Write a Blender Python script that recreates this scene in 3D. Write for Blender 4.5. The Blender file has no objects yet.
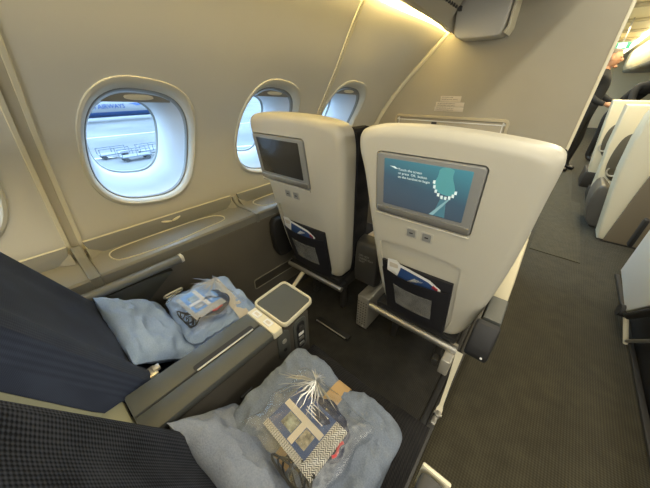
import bpy, bmesh, math, random
from mathutils import Vector, Matrix, noise
random.seed(7)
S = bpy.context.scene
COL = S.collection
PI = math.pi

# ------------------------------------------------------------------ camera
cam_d = bpy.data.cameras.new('camera'); cam = bpy.data.objects.new('camera', cam_d); COL.objects.link(cam)
F_PX = 259.683
yaw, pit, roll = math.radians(-40.2518), math.radians(-31.0786), math.radians(-0.3685)
fw = Vector((math.sin(yaw) * math.cos(pit), math.cos(yaw) * math.cos(pit), math.sin(pit)))
rt = Vector((math.cos(yaw), -math.sin(yaw), 0)); up = rt.cross(fw)
c_, s_ = math.cos(roll), math.sin(roll)
R_, U_ = rt * c_ + up * s_, up * c_ - rt * s_
cam.matrix_world = Matrix(((R_.x, U_.x, -fw.x, 0), (R_.y, U_.y, -fw.y, 0), (R_.z, U_.z, -fw.z, 1.3), (0, 0, 0, 1)))
cam_d.sensor_width = 36; cam_d.lens = 36 * F_PX / 650; cam_d.clip_start = 0.02; cam_d.clip_end = 3000
S.camera = cam

# ------------------------------------------------------------------ world, lights, exposure
S.view_settings.view_transform = 'Standard'; S.view_settings.look = 'None'
S.view_settings.gamma = 1; S.view_settings.use_curve_mapping = False
S.view_settings.exposure = 0.38
W = bpy.data.worlds.new('sky'); S.world = W; W.use_nodes = True
bg = W.node_tree.nodes['Background']; bg.inputs[0].default_value = (0.44, 0.69, 1.0, 1); bg.inputs[1].default_value = 6.5

def area(name, loc, rot, sx, sy, power, color, spread=PI):
    l = bpy.data.lights.new(name, 'AREA'); l.shape = 'RECTANGLE'; l.size = sx; l.size_y = sy
    l.energy = power; l.color = color; l.spread = spread
    o = bpy.data.objects.new(name, l); COL.objects.link(o); o.location = loc; o.rotation_euler = rot
    return o
WARM = (1.0, 0.80, 0.50)
area('ceiling_light_aisle', (0.17, 0.1, 2.12), (0, 0, 0), 0.07, 4.2, 22, (1.0, 0.93, 0.74))
area('ceiling_light_far', (0.45, 7.0, 2.08), (0, 0, 0), 0.5, 8.0, 105, (1.0, 0.84, 0.52))
area('ceiling_light_centre', (1.7, 1.0, 2.05), (0, 0, 0), 0.6, 5.0, 42, (1.0, 0.93, 0.80))
area('fill_light_rear', (0.5, -2.2, 1.7), (math.radians(75), 0, 0), 1.8, 0.8, 34, (1.0, 0.97, 0.90))  # added fill standing in for ambient cabin bounce, not a ceiling fitting

# ------------------------------------------------------------------ materials
MATS = {}
def mat(name, col, rough=0.6, metal=0.0, bump=0.0, bscale=200.0, emit=0.0, var=0.0, vscale=6.0, spec=0.5, sheen=0.0, ecol=None):
    if name in MATS: return MATS[name]
    m = bpy.data.materials.new(name); m.use_nodes = True; nt = m.node_tree; b = nt.nodes['Principled BSDF']
    b.inputs['Base Color'].default_value = (*col, 1); b.inputs['Roughness'].default_value = rough
    b.inputs['Metallic'].default_value = metal; b.inputs['Specular IOR Level'].default_value = spec
    if sheen: b.inputs['Sheen Weight'].default_value = sheen
    tc = nt.nodes.new('ShaderNodeTexCoord')
    if var:
        n = nt.nodes.new('ShaderNodeTexNoise'); n.inputs['Scale'].default_value = vscale; n.inputs['Detail'].default_value = 6
        nt.links.new(tc.outputs['Object'], n.inputs['Vector'])
        r = nt.nodes.new('ShaderNodeValToRGB'); r.color_ramp.elements[0].position = .3; r.color_ramp.elements[1].position = .7
        r.color_ramp.elements[0].color = (*[c * (1 - var) for c in col], 1); r.color_ramp.elements[1].color = (*[min(1, c * (1 + var)) for c in col], 1)
        nt.links.new(n.outputs['Fac'], r.inputs[0]); nt.links.new(r.outputs[0], b.inputs['Base Color'])
    if bump:
        n = nt.nodes.new('ShaderNodeTexNoise'); n.inputs['Scale'].default_value = bscale; n.inputs['Detail'].default_value = 3
        nt.links.new(tc.outputs['Object'], n.inputs['Vector'])
        bp = nt.nodes.new('ShaderNodeBump'); bp.inputs['Strength'].default_value = bump; bp.inputs['Distance'].default_value = 0.002
        nt.links.new(n.outputs['Fac'], bp.inputs['Height']); nt.links.new(bp.outputs[0], b.inputs['Normal'])
    if emit:
        b.inputs['Emission Color'].default_value = (*(ecol or col), 1); b.inputs['Emission Strength'].default_value = emit
    MATS[name] = m; return m
def math_n(nt, op, a, b=None):
    n = nt.nodes.new('ShaderNodeMath'); n.operation = op
    for i, v in enumerate((a, b)):
        if v is None: continue
        if isinstance(v, (int, float)): n.inputs[i].default_value = v
        else: nt.links.new(v, n.inputs[i])
    return n.outputs[0]
def weave(name, c1, c2, scale=230.0, rough=0.95, axes=('Y', 'X'), sheen=0.0, bump=.5, tri=False):
    """diamond knit / twill cloth"""
    m = bpy.data.materials.new(name); m.use_nodes = True; nt = m.node_tree; b = nt.nodes['Principled BSDF']
    b.inputs['Roughness'].default_value = rough; b.inputs['Sheen Weight'].default_value = sheen
    b.inputs['Specular IOR Level'].default_value = .2
    tc = nt.nodes.new('ShaderNodeTexCoord'); sp = nt.nodes.new('ShaderNodeSeparateXYZ'); nt.links.new(tc.outputs['Object'], sp.inputs[0])
    X, Y, Z = sp.outputs
    yz = math_n(nt, 'SUBTRACT', Z, Y)
    a = math_n(nt, 'MULTIPLY', math_n(nt, 'ADD', X, yz), scale)
    c = math_n(nt, 'MULTIPLY', math_n(nt, 'SUBTRACT', X, yz), scale)
    s = math_n(nt, 'MULTIPLY', math_n(nt, 'SINE', a), math_n(nt, 'SINE', c)) if not tri else None
    if tri:
        g = nt.nodes.new('ShaderNodeTexNoise'); g.inputs['Scale'].default_value = scale * .32; g.inputs['Detail'].default_value = 2; nt.links.new(tc.outputs['Object'], g.inputs['Vector'])
        s = math_n(nt, 'MULTIPLY', math_n(nt, 'SUBTRACT', g.outputs['Fac'], .5), 3.0)
    n = nt.nodes.new('ShaderNodeTexNoise'); n.inputs['Scale'].default_value = 14; nt.links.new(tc.outputs['Object'], n.inputs['Vector'])
    f = math_n(nt, 'ADD', math_n(nt, 'MULTIPLY', s, .5), math_n(nt, 'MULTIPLY', n.outputs['Fac'], 1.0))
    r = nt.nodes.new('ShaderNodeValToRGB'); r.color_ramp.elements[0].position = .15; r.color_ramp.elements[1].position = .95
    r.color_ramp.elements[0].color = (*c1, 1); r.color_ramp.elements[1].color = (*c2, 1)
    nt.links.new(f, r.inputs[0]); nt.links.new(r.outputs[0], b.inputs['Base Color'])
    bp = nt.nodes.new('ShaderNodeBump'); bp.inputs['Strength'].default_value = bump; bp.inputs['Distance'].default_value = 0.0015
    nt.links.new(s, bp.inputs['Height']); nt.links.new(bp.outputs[0], b.inputs['Normal'])
    MATS[name] = m; return m

M_wall = mat('cream_sidewall_laminate', (0.68, 0.655, 0.56), .55, bump=.12, bscale=420, var=.02, vscale=3)
M_trimw = mat('window_bezel_plastic', (0.62, 0.60, 0.50), .45, bump=.05)
M_reveal = mat('white_window_reveal', (0.55, 0.56, 0.57), .5)
M_bulk = mat('taupe_bulkhead_laminate', (0.37, 0.34, 0.265), .7, bump=.15, bscale=600, var=.03, vscale=4)
M_grey = mat('grey_bin_plastic', (0.23, 0.228, 0.205), .45, bump=.08)
M_ledge = mat('bin_top_plastic', (0.28, 0.272, 0.235), .42, bump=.08)
M_panel = mat('side_panel_laminate', (0.125, 0.115, 0.095), .55, bump=.1, var=.05)
M_cream_line = mat('cream_edge_trim', (0.74, 0.69, 0.52), .45)
M_shell = mat('cream_seat_shell_plastic', (0.51, 0.49, 0.415), .42, bump=.05, bscale=300)
M_shell_grey = mat('shell_recess_plastic', (0.44, 0.43, 0.38), .42)
M_bezel = mat('screen_bezel_plastic', (0.24, 0.245, 0.24), .4)
M_black = mat('black_plastic', (0.016, 0.016, 0.017), .6)
M_dark = mat('charcoal_plastic', (0.045, 0.043, 0.04), .45, bump=.1)
M_console = mat('console_plastic', (0.074, 0.078, 0.071), .42, bump=.15, bscale=700)
M_console_d = mat('console_side_plastic', (0.075, 0.068, 0.055), .55, bump=.15, bscale=500)
M_metal = mat('brushed_metal', (0.42, 0.41, 0.38), .38, metal=.8)
M_metal_l = mat('light_metal', (0.62, 0.60, 0.54), .35, metal=.6)
M_tray = mat('tray_insert', (0.075, 0.08, 0.075), .5, spec=.35)
M_creamp = mat('cream_plastic', (0.72, 0.67, 0.50), .4)
M_floor = weave('cabin_carpet', (0.032, 0.028, 0.017), (0.064, 0.057, 0.035), scale=300, sheen=.1)
M_floor_l = weave('aisle_runner_carpet', (0.040, 0.036, 0.022), (0.080, 0.071, 0.044), scale=300, sheen=.1)
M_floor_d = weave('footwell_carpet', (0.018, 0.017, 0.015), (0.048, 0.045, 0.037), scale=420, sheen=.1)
M_seatf = weave('navy_knit_fabric', (0.005, 0.006, 0.010), (0.046, 0.052, 0.070), scale=430)
M_seatb = weave('navy_plain_fabric', (0.032, 0.040, 0.066), (0.048, 0.060, 0.095), scale=700, bump=.2)
M_seatd = weave('dark_cushion_fabric', (0.010, 0.010, 0.012), (0.026, 0.025, 0.025), scale=400)
M_daylit_cloth = weave('daylit_blue_cloth', (0.24, 0.33, 0.50), (0.35, 0.45, 0.64), scale=1200, tri=True, bump=.3)  # window-side cloth: the blue of the daylight is put into the colour
M_blanket = weave('grey_blue_blanket_cloth', (0.15, 0.18, 0.235), (0.22, 0.255, 0.32), scale=1000, tri=True, bump=.2)
M_navy = mat('navy_fleece', (0.012, 0.022, 0.07), .8)
M_navyp = mat('navy_print', (0.030, 0.075, 0.22), .4)
M_navyd = mat('dark_navy_edging', (0.02, 0.03, 0.12), .8)
M_tan = mat('tan_paper_band', (0.44, 0.29, 0.13), .6)
M_beige = mat('beige_print', (0.62, 0.56, 0.46), .5)
M_white = mat('white_print', (0.80, 0.80, 0.78), .5)
M_red = mat('red_print', (0.55, 0.05, 0.06), .5)
M_lwire = mat('black_cable', (0.012, 0.012, 0.012), .5)
M_mesh = weave('grey_pocket_mesh', (0.05, 0.05, 0.05), (0.30, 0.30, 0.28), scale=900, sheen=0)
M_pocket = mat('black_pocket_leather', (0.014, 0.014, 0.018), .5)
M_strip = mat('cove_light_strip', (1.0, 0.78, 0.30), .5, emit=24, ecol=(1.0, 0.76, 0.30))
M_farwhite = mat('far_cream_plastic', (0.74, 0.68, 0.50), .5)
M_brown = mat('brown_seatback_panel', (0.20, 0.165, 0.11), .7)
M_skin = mat('skin', (0.46, 0.25, 0.15), .6)
M_hair = mat('grey_hair', (0.14, 0.12, 0.10), .9)
M_jacket = mat('dark_jacket', (0.012, 0.014, 0.018), .85)
M_trouser = mat('dark_trousers', (0.012, 0.012, 0.012), .9)
M_shoe = mat('black_shoe', (0.01, 0.01, 0.01), .3)
M_display_off = mat('dark_display', (0.035, 0.035, 0.034), .18)
M_tarmac = mat('apron_concrete', (0.105, 0.105, 0.105), .9, var=.35, vscale=.06)

def glass_mat(name, tint=(1, 1, 1), gloss=.08, rough=.03, bump=0, bscale=40):
    m = bpy.data.materials.new(name); m.use_nodes = True; nt = m.node_tree; nt.nodes.remove(nt.nodes['Principled BSDF'])
    out = nt.nodes['Material Output']; t = nt.nodes.new('ShaderNodeBsdfTransparent'); t.inputs[0].default_value = (*tint, 1)
    g = nt.nodes.new('ShaderNodeBsdfGlossy'); g.inputs['Roughness'].default_value = rough
    mx = nt.nodes.new('ShaderNodeMixShader'); nt.links.new(t.outputs[0], mx.inputs[1]); nt.links.new(g.outputs[0], mx.inputs[2])
    mx.inputs[0].default_value = gloss
    if bump:
        lw = nt.nodes.new('ShaderNodeLayerWeight'); lw.inputs[0].default_value = .45
        tc = nt.nodes.new('ShaderNodeTexCoord'); n = nt.nodes.new('ShaderNodeTexNoise'); n.inputs['Scale'].default_value = bscale
        n.inputs['Detail'].default_value = 5; n.inputs['Distortion'].default_value = 2.5; nt.links.new(tc.outputs['Object'], n.inputs['Vector'])
        bp = nt.nodes.new('ShaderNodeBump'); bp.inputs['Strength'].default_value = bump; bp.inputs['Distance'].default_value = .012
        nt.links.new(n.outputs['Fac'], bp.inputs['Height']); nt.links.new(bp.outputs[0], g.inputs['Normal']); nt.links.new(bp.outputs[0], lw.inputs['Normal'])
        nt.links.new(math_n(nt, 'ADD', math_n(nt, 'MULTIPLY', lw.outputs['Fresnel'], .35), gloss), mx.inputs[0])
    nt.links.new(mx.outputs[0], out.inputs[0]); MATS[name] = m; return m
M_pane = glass_mat('clear_pane', (.97, .99, 1), .03)
M_plastic = glass_mat('clear_crinkled_plastic_film', (.97, .975, .98), .06, .35, bump=.05, bscale=22)

# ------------------------------------------------------------------ helpers
def wloc(o):
    v = Vector((0, 0, 0))
    while o: v += o.location; o = o.parent
    return v
def obj(name, bm, m, parent=None, smooth=True, label=None, ms=None):
    bmesh.ops.recalc_face_normals(bm, faces=bm.faces)
    if parent is None:
        xs = [v.co for v in bm.verts]
        o0 = Vector(((min(v.x for v in xs) + max(v.x for v in xs)) / 2, (min(v.y for v in xs) + max(v.y for v in xs)) / 2, min(v.z for v in xs)))
    else: o0 = wloc(parent)
    bmesh.ops.translate(bm, verts=bm.verts, vec=-o0)
    me = bpy.data.meshes.new(name); bm.to_mesh(me); bm.free()
    for mm in (ms or [m]): me.materials.append(mm)
    if smooth:
        for p in me.polygons: p.use_smooth = True
        try: me.set_sharp_from_angle(angle=math.radians(38))
        except Exception: pass
    o = bpy.data.objects.new(name, me); COL.objects.link(o)
    if parent is None: o.location = o0
    else: o.parent = parent
    if label: o['label'] = label
    return o
def tag(o, label, cat, group=None, kind=None):
    o['label'] = label; o['category'] = cat
    if group: o['group'] = group
    if kind: o['kind'] = kind
    return o
def thing(name, label, cat, loc, group=None):
    o = bpy.data.objects.new(name, None); COL.objects.link(o); o.location = loc; o.empty_display_size = .05
    return tag(o, label, cat, group)
def struct(name, bm, m, parent=None, label=None, smooth=True, ms=None):
    o = obj(name, bm, m, parent, smooth, ms=ms)
    o['kind'] = 'structure'
    if label: o['label'] = label
    return o
def xf(o=(0, 0, 0), ex=(1, 0, 0), ey=(0, 1, 0), ez=None):
    ex = Vector(ex).normalized(); ey = Vector(ey); ey = (ey - ex * ey.dot(ex)).normalized(); ez = ex.cross(ey) if ez is None else Vector(ez)
    return Matrix(((ex.x, ey.x, ez.x, o[0]), (ex.y, ey.y, ez.y, o[1]), (ex.z, ey.z, ez.z, o[2]), (0, 0, 0, 1)))
I4 = Matrix.Identity(4)
def box(bm, x0, x1, y0, y1, z0, z1, r=0.0, M=I4, seg=2):
    vs = [bm.verts.new(M @ Vector((x, y, z))) for x in (x0, x1) for y in (y0, y1) for z in (z0, z1)]
    fs = [bm.faces.new([vs[i] for i in f]) for f in ((0, 1, 3, 2), (4, 6, 7, 5), (0, 4, 5, 1), (2, 3, 7, 6), (0, 2, 6, 4), (1, 5, 7, 3))]
    if r > 0:
        es = list({e for f in fs for e in f.edges})
        bmesh.ops.bevel(bm, geom=es, offset=r, segments=seg, profile=.5, affect='EDGES')
    return bm
def nbox(*a, **k): return box(bmesh.new(), *a, **k)
def inset_poly(pts, d):
    n = len(pts); out = []
    A = sum(pts[i][0] * pts[(i + 1) % n][1] - pts[(i + 1) % n][0] * pts[i][1] for i in range(n))
    sg = 1 if A > 0 else -1
    for i in range(n):
        p0, p1, p2 = Vector(pts[i - 1]), Vector(pts[i]), Vector(pts[(i + 1) % n])
        a = (p1 - p0).normalized(); b = (p2 - p1).normalized()
        na = Vector((-a.y, a.x)) * sg; nb = Vector((-b.y, b.x)) * sg
        m = na + nb
        if m.length < 1e-6: m = na
        m.normalize(); k = max(.4, m.dot(na)); q = p1 + m * d / k; out.append((q.x, q.y))
    return out
def smooth_poly(pts, it=2):
    for _ in range(it):
        o = []
        for i in range(len(pts)):
            a, b = pts[i], pts[(i + 1) % len(pts)]
            o += [(a[0] * .75 + b[0] * .25, a[1] * .75 + b[1] * .25), (a[0] * .25 + b[0] * .75, a[1] * .25 + b[1] * .75)]
        pts = o
    return pts
def loft(bm, rings, cap0=True, cap1=True, closed=True):
    R = [[bm.verts.new(p) for p in r] for r in rings]
    for a, b in zip(R, R[1:]):
        n = len(a)
        for i in range(n if closed else n - 1):
            j = (i + 1) % n
            try: bm.faces.new((a[i], a[j], b[j], b[i]))
            except ValueError: pass
    if cap0: bm.faces.new(R[0][::-1])
    if cap1: bm.faces.new(R[-1])
    return R
def shrink(pts, d):
    xs = [p[0] for p in pts]; ys = [p[1] for p in pts]; cx, cy = (min(xs) + max(xs)) / 2, (min(ys) + max(ys)) / 2; a, b = (max(xs) - min(xs)) / 2, (max(ys) - min(ys)) / 2
    return [(cx + (x - cx) * (1 - d / a), cy + (y - cy) * (1 - d / b)) for x, y in pts]
def prism(bm, pts, w0, w1, fn, r0=0.0, r1=0.0, n=4, ins=None):
    """solid from outline pts (u,v), along w, rounded rims; fn(u,v,w)->Vector"""
    rings = []
    if ins and r0 > 0: rings.append([fn(u, v, w0) for u, v in ins(pts, r0 + .012)])
    if r0 > 0:
        for k in range(n): 
            a = PI / 2 * k / n; q = (ins or inset_poly)(pts, r0 * (1 - math.sin(a))); rings.append([fn(u, v, w0 + (r0 * (1 - math.cos(a))) * (1 if w1 > w0 else -1)) for u, v in q])
        rings.append([fn(u, v, w0 + r0 * (1 if w1 > w0 else -1)) for u, v in pts])
    else: rings.append([fn(u, v, w0) for u, v in pts])
    if r1 > 0:
        rings.append([fn(u, v, w1 - r1 * (1 if w1 > w0 else -1)) for u, v in pts])
        for k in range(1, n + 1):
            a = PI / 2 * k / n; q = (ins or inset_poly)(pts, r1 * (1 - math.cos(a))); rings.append([fn(u, v, w1 - (r1 * (1 - math.sin(a))) * (1 if w1 > w0 else -1)) for u, v in q])
    else: rings.append([fn(u, v, w1) for u, v in pts])
    loft(bm, rings); return bm
def rrect(x0, x1, y0, y1, r, n=5):
    P = []
    for cx, cy, a0 in ((x1 - r, y1 - r, 0), (x0 + r, y1 - r, 90), (x0 + r, y0 + r, 180), (x1 - r, y0 + r, 270)):
        for k in range(n + 1):
            a = math.radians(a0 + 90 * k / n); P.append((cx + r * math.cos(a), cy + r * math.sin(a)))
    return P
def sup(a, b, e=3.0, n=64, cx=0, cy=0, rot=0):
    P = []
    for k in range(n):
        t = 2 * PI * k / n; c, s = math.cos(t), math.sin(t)
        u = a * math.copysign(abs(c) ** (2 / e), c); v = b * math.copysign(abs(s) ** (2 / e), s)
        P.append((cx + u * math.cos(rot) - v * math.sin(rot), cy + u * math.sin(rot) + v * math.cos(rot)))
    return P
def tube(bm, pts, r, n=10, closed=False, cap=True):
    pts = [Vector(p) for p in pts]; rings = []; N = len(pts)
    ref = None
    for i in range(N):
        a = pts[i - 1] if (i > 0 or closed) else pts[i]; b = pts[(i + 1) % N] if (i < N - 1 or closed) else pts[i]
        t = (b - a).normalized()
        if ref is None: ref = Vector((0, 0, 1)) if abs(t.z) < .9 else Vector((1, 0, 0))
        s = t.cross(ref).normalized(); ref = s.cross(t).normalized()
        rr = r[i] if isinstance(r, (list, tuple)) else r
        rings.append([pts[i] + (s * math.cos(2 * PI * k / n) + ref * math.sin(2 * PI * k / n)) * rr for k in range(n)])
    if closed: rings.append(rings[0][:]); loft(bm, rings, False, False); bmesh.ops.remove_doubles(bm, verts=bm.verts, dist=1e-6)
    else: loft(bm, rings, cap, cap)
    return bm
def grid(bm, nu, nv, fn):
    V = [[bm.verts.new(fn(i / nu, j / nv)) for j in range(nv + 1)] for i in range(nu + 1)]
    for i in range(nu):
        for j in range(nv): bm.faces.new((V[i][j], V[i + 1][j], V[i + 1][j + 1], V[i][j + 1]))
    return V
def text(body, size, M, m, name, parent, ext=.0002, align='LEFT', bold=0):
    c = bpy.data.curves.new(name, 'FONT'); c.body = body; c.size = size; c.extrude = ext; c.align_x = align; c.offset = bold
    c.resolution_u = 2
    t = bpy.data.objects.new(name, c); COL.objects.link(t)
    me = bpy.data.meshes.new_from_object(t.evaluated_get(bpy.context.evaluated_depsgraph_get()))
    bpy.data.objects.remove(t); bm = bmesh.new(); bm.from_mesh(me); bpy.data.meshes.remove(me)
    bmesh.ops.transform(bm, matrix=M, verts=bm.verts)
    return obj(name, bm, m, parent, smooth=False)
def boolean(o, cutters, op='DIFFERENCE'):
    for c in cutters:
        md = o.modifiers.new('b', 'BOOLEAN'); md.operation = op; md.object = c; md.solver = 'EXACT'
    bpy.context.view_layer.update()
    me = bpy.data.meshes.new_from_object(o.evaluated_get(bpy.context.evaluated_depsgraph_get()))
    o.modifiers.clear(); mats = list(o.data.materials); o.data = me
    if not me.materials:
        for m in mats: me.materials.append(m)
    for c in cutters: bpy.data.objects.remove(c)
    for p in me.polygons: p.use_smooth = True
    try: me.set_sharp_from_angle(angle=math.radians(35))
    except Exception: pass
    wn = o.modifiers.new('normals', 'WEIGHTED_NORMAL'); wn.keep_sharp = True; wn.weight = 100
def copy_tree(o, off, parent=None):
    c = o.copy(); COL.objects.link(c); c.parent = parent
    if parent is None: c.location = o.location + Vector(off)
    for ch in list(o.children): copy_tree(ch, off, c)
    return c

# ------------------------------------------------------------------ sidewall shape
PA = [(.0, -1.43), (.55, -1.43), (.76, -1.42), (.9, -1.40), (1.0, -1.38), (1.13, -1.335), (1.286, -1.236), (1.41, -1.158), (1.563, -1.078), (1.674, -1.008), (1.9, -.86), (2.15, -.62)]
PB = [(.0, -1.43), (.55, -1.43), (.76, -1.42), (.9, -1.39), (1.03, -1.336), (1.166, -1.25), (1.314, -1.133), (1.46, -.99), (1.573, -.88), (1.608, -.84), (1.9, -.55), (2.15, -.40)]
def itp(T, z):
    if z <= T[0][0]: return T[0][1]
    for (a, b), (c, d) in zip(T, T[1:]):
        if z <= c: return b + (d - b) * (z - a) / (c - a)
    return T[-1][1]
def itps(T, z):
    return sum(itp(T, z + k * .03) for k in (-2, -1, 0, 1, 2)) / 5
def wx(y, z):
    t = min(max((y - 1.5) / .85, 0), 1); t = t * t * (3 - 2 * t)
    return itps(PA, z) * (1 - t) + itps(PB, z) * t
def wp(y, z, d=0.0):
    """point on the sidewall, pushed d metres inboard (negative = outboard)"""
    e = .01; dx = (wx(y, z + e) - wx(y, z - e)) / (2 * e)
    n = Vector((1, 0, -dx)).normalized()
    return Vector((wx(y, z), y, z)) + n * d
YB = 2.30          # bulkhead rear face

# ------------------------------------------------------------------ floor
f = bmesh.new(); box(f, -1.45, 3.4, -2.6, 14.0, -.04, 0.0)
struct('floor', f, M_floor)
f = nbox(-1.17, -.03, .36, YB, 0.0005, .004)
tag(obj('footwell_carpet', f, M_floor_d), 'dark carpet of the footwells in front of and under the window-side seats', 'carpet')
f = bmesh.new(); prism(f, [(.13, 2.80), (.492, 2.78), (.492, 4.5), (.40, 4.55), (.36, 8.7), (.16, 8.7)], .0005, .007, lambda u, v, w: Vector((u, v, w)), 0, .003)
tag(obj('aisle_runner', f, M_floor_l), 'olive brown carpet strip running down the aisle beyond the seam', 'carpet')
f = nbox(-.03, .0, .38, 2.2, .001, .018, .004)
trk = thing('floor_track', 'dark floor rail along the aisle edge under the front aisle seat', 'rail', (-.01, 1.2, .0))
obj('rail', f, M_dark, trk)
obj('rail_cover', nbox(-.058, -.032, .40, 2.2, .004, .014, .003), M_black, trk)

# ------------------------------------------------------------------ sidewall with window openings
WC = [-.27, .40, 1.07, 1.74]; WZ = 1.075; WA, WB_ = .215, .250; ROT = math.radians(-9)
seams = [-.98, .02, 1.50, YB + .02]
wall = bmesh.new()
NT = 64
def win_outline(yc, a, b, n=NT): return [(yc + u, WZ + v) for u, v in sup(a, b, 2.7, n, rot=ROT)]
def rect_pt(yc, k, hw, z0, z1):
    t = 2 * PI * k / NT; c, s = math.cos(t), math.sin(t)
    hz = (z1 - WZ) if s > 0 else (WZ - z0)
    tc = math.atan2(hz, hw)                          # snap the nearest spoke to each corner
    if abs(abs(math.atan2(abs(s), abs(c))) - tc) <= PI / NT + 1e-9: return (yc + math.copysign(hw, c), WZ + math.copysign(hz, s))
    m = max(abs(c) / hw, abs(s) / hz); return (yc + c / m, WZ + s / m)
cells = []
edges_y = [-.60, .02 + .0, .735, 1.405, YB + .04]
bounds = [(-.605, .065), (.065, .735), (.735, 1.405), (1.405, 2.075)]
Z0, Z1 = .70, 1.42
for yc, (ya, yb) in zip(WC, bounds):
    o = win_outline(yc, WA, WB_); K = 9; rings = []
    for j in range(K + 1):
        t = j / K; ring = []
        for k in range(NT):
            rp = rect_pt(yc, k, (yb - ya) / 2, Z0, Z1); y = o[k][0] * (1 - t) + rp[0] * t; z = o[k][1] * (1 - t) + rp[1] * t
            ring.append(wp(y, z))
        rings.append(ring)
    loft(wall, rings, False, False)
def wgrid(y0, y1, z0, z1, nu, nv): grid(wall, nu, nv, lambda a, b: wp(y0 + (y1 - y0) * a, z0 + (z1 - z0) * b))
wgrid(-2.6, 14, .0, Z0, 80, 10) if False else None
wgrid(-.605, 2.36, Z1, 2.15, 44, 26); wgrid(-.605, 2.36, .0, Z0, 44, 12); wgrid(2.075, 2.36, Z0, Z1, 6, 26); wgrid(-2.6, -.605, 0, 2.15, 20, 60)
for za, zb in ((Z1 - .012, Z1 + .012), (Z0 - .012, Z0 + .012)): grid(wall, 60, 1, lambda a, b: wp(-.605 + 2.96 * a, za + (zb - za) * b, -.003))
for yq in (-.605, .065, .735, 1.405, 2.075): grid(wall, 1, 40, lambda a, b: wp(yq - .012 + .024 * a, Z0 + (Z1 - Z0) * b, -.003))
wl = struct('wall_left', wall, M_wall, label='cream curved cabin sidewall with oval windows')
# joints between sidewall panels: two raised lips and a darker groove
for i, (ys, w) in enumerate(((.034, .021), (1.50, .010))):
    b = bmesh.new(); g = bmesh.new()
    NZ = 40
    for s in (-1, 1):
        prof = []
        for j in range(NZ + 1):
            z = .70 + 1.4 * j / NZ; yy = ys + .07 * max(0, z - .72) * (1 if i == 0 else 0) + s * w
            prof.append([wp(yy - .008, z, -.001), wp(yy - .006, z, .007), wp(yy + .006, z, .007), wp(yy + .008, z, -.001)])
        loft(b, prof)
    tr = struct('trim_%d' % (i + 1), b, M_cream_line, label='cream joint strips between two sidewall panels')
    prof = []
    for j in range(NZ + 1):
        z = .70 + 1.4 * j / NZ; yy = ys + .07 * max(0, z - .72) * (1 if i == 0 else 0)
        prof.append([wp(yy - w + .006, z, -.001), wp(yy - w + .008, z, .0015), wp(yy + w - .008, z, .0015), wp(yy + w - .006, z, -.001)])
    loft(g, prof)
    struct('groove', g, mat('joint_strip', (.50, .455, .34), .55), tr)

# windows
def ring_loft(outl, steps, yc):
    """outl (y,z) base outline, steps of (scale, depth outboard, dz)"""
    bm = bmesh.new(); rings = []
    for sc, d, dz, dy in steps:
        rings.append([wp(yc + (y - yc) * sc, WZ + (z - WZ) * sc, 0) + Vector((-d * .98, dy, dz - d * .10)) for y, z in outl])
    loft(bm, rings, False, False); return bm
for i, yc in enumerate(WC):
    O = win_outline(yc, WA, WB_)
    wroot = bpy.data.objects.new('window_%d' % (i + 1), None); COL.objects.link(wroot)
    wroot.location = (wx(yc, WZ), yc, WZ); wroot['kind'] = 'structure'
    wroot['label'] = ['window at the far left edge beside the rear sidewall panel', 'nearest full oval cabin window, showing the apron outside', 'oval cabin window partly behind the window-seat shell', 'farthest oval cabin window, next to the bulkhead'][i]
    obj('window_frame', ring_loft(O, [(1.045, -.0005, 0, 0), (1.03, -.006, 0, 0), (.99, -.008, 0, 0), (.955, .002, 0, 0), (.925, .022, 0, 0), (.915, .034, 0, 0)], yc), M_trimw, wroot)
    obj('seal', ring_loft(O, [(.915, .033, 0, 0), (.90, .032, 0, 0), (.885, .040, 0, 0), (.885, .060, 0, 0)], yc), M_grey, wroot, label='thin grey seal')
    obj('window_reveal', ring_loft(O, [(.887, .052, 0, 0), (.87, .075, 0, 0), (.80, .13, .008, 0), (.735, .185, .03, 0), (.69, .235, .045, 0), (.675, .265, .05, 0)], yc), M_reveal, wroot, label='white funnel between inner and outer pane')
    obj('outer_gasket', ring_loft(O, [(.685, .246, .048, 0), (.665, .252, .05, 0), (.655, .262, .05, 0), (.69, .275, .05, 0), (1.3, .277, 0, 0)], yc), M_grey, wroot)
    bm = bmesh.new(); bm.faces.new([bm.verts.new(wp(yc + (y - yc) * .68, WZ + (z - WZ) * .68) + Vector((-.264 * .98, 0, .05 - .264 * .10))) for y, z in O])
    obj('outer_pane', bm, M_pane, wroot, smooth=False)
    # pulled-down part of the shade with its handle
    cut = WZ + WB_ * (.79 if i == 1 else .80)
    bm = bmesh.new(); C0 = [(yc + (y - yc) * .905, WZ + (z - WZ) * .905) for y, z in O]
    tl = math.tan(ROT) * .35
    top = [(y, z) for y, z in C0 if z > cut + (y - yc) * tl]
    top.sort(key=lambda p: p[0])
    prev = None
    for (y, z) in top:
        zb = cut + (y - yc) * tl; zb = min(zb, z)
        col = [bm.verts.new(wp(y, zb + (z - zb) * k / 4) + Vector((-.044 * .93, 0, -.044 * .36))) for k in range(5)]
        if prev:
            for k in range(4): bm.faces.new((prev[k], col[k], col[k + 1], prev[k + 1]))
        prev = col
    r = bmesh.ops.extrude_face_region(bm, geom=bm.faces[:]); bmesh.ops.translate(bm, verts=[v for v in r['geom'] if isinstance(v, bmesh.types.BMVert)], vec=(-.004, 0, -.001))
    sh = obj('shade', bm, M_ledge, wroot, label='grey pull-down shade')
    h = bmesh.new(); ho = sup(.050, .009, 2.4, 20)
    prism(h, ho, 0, .010, lambda u, v, w: wp(yc + .012 + u, cut + .016 + v + u * tl) + Vector((-.043 * .93 + w, 0, -.043 * .36 - w * .3)), 0, .004, 3)
    obj('shade_handle', h, M_cream_line, sh)

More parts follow.
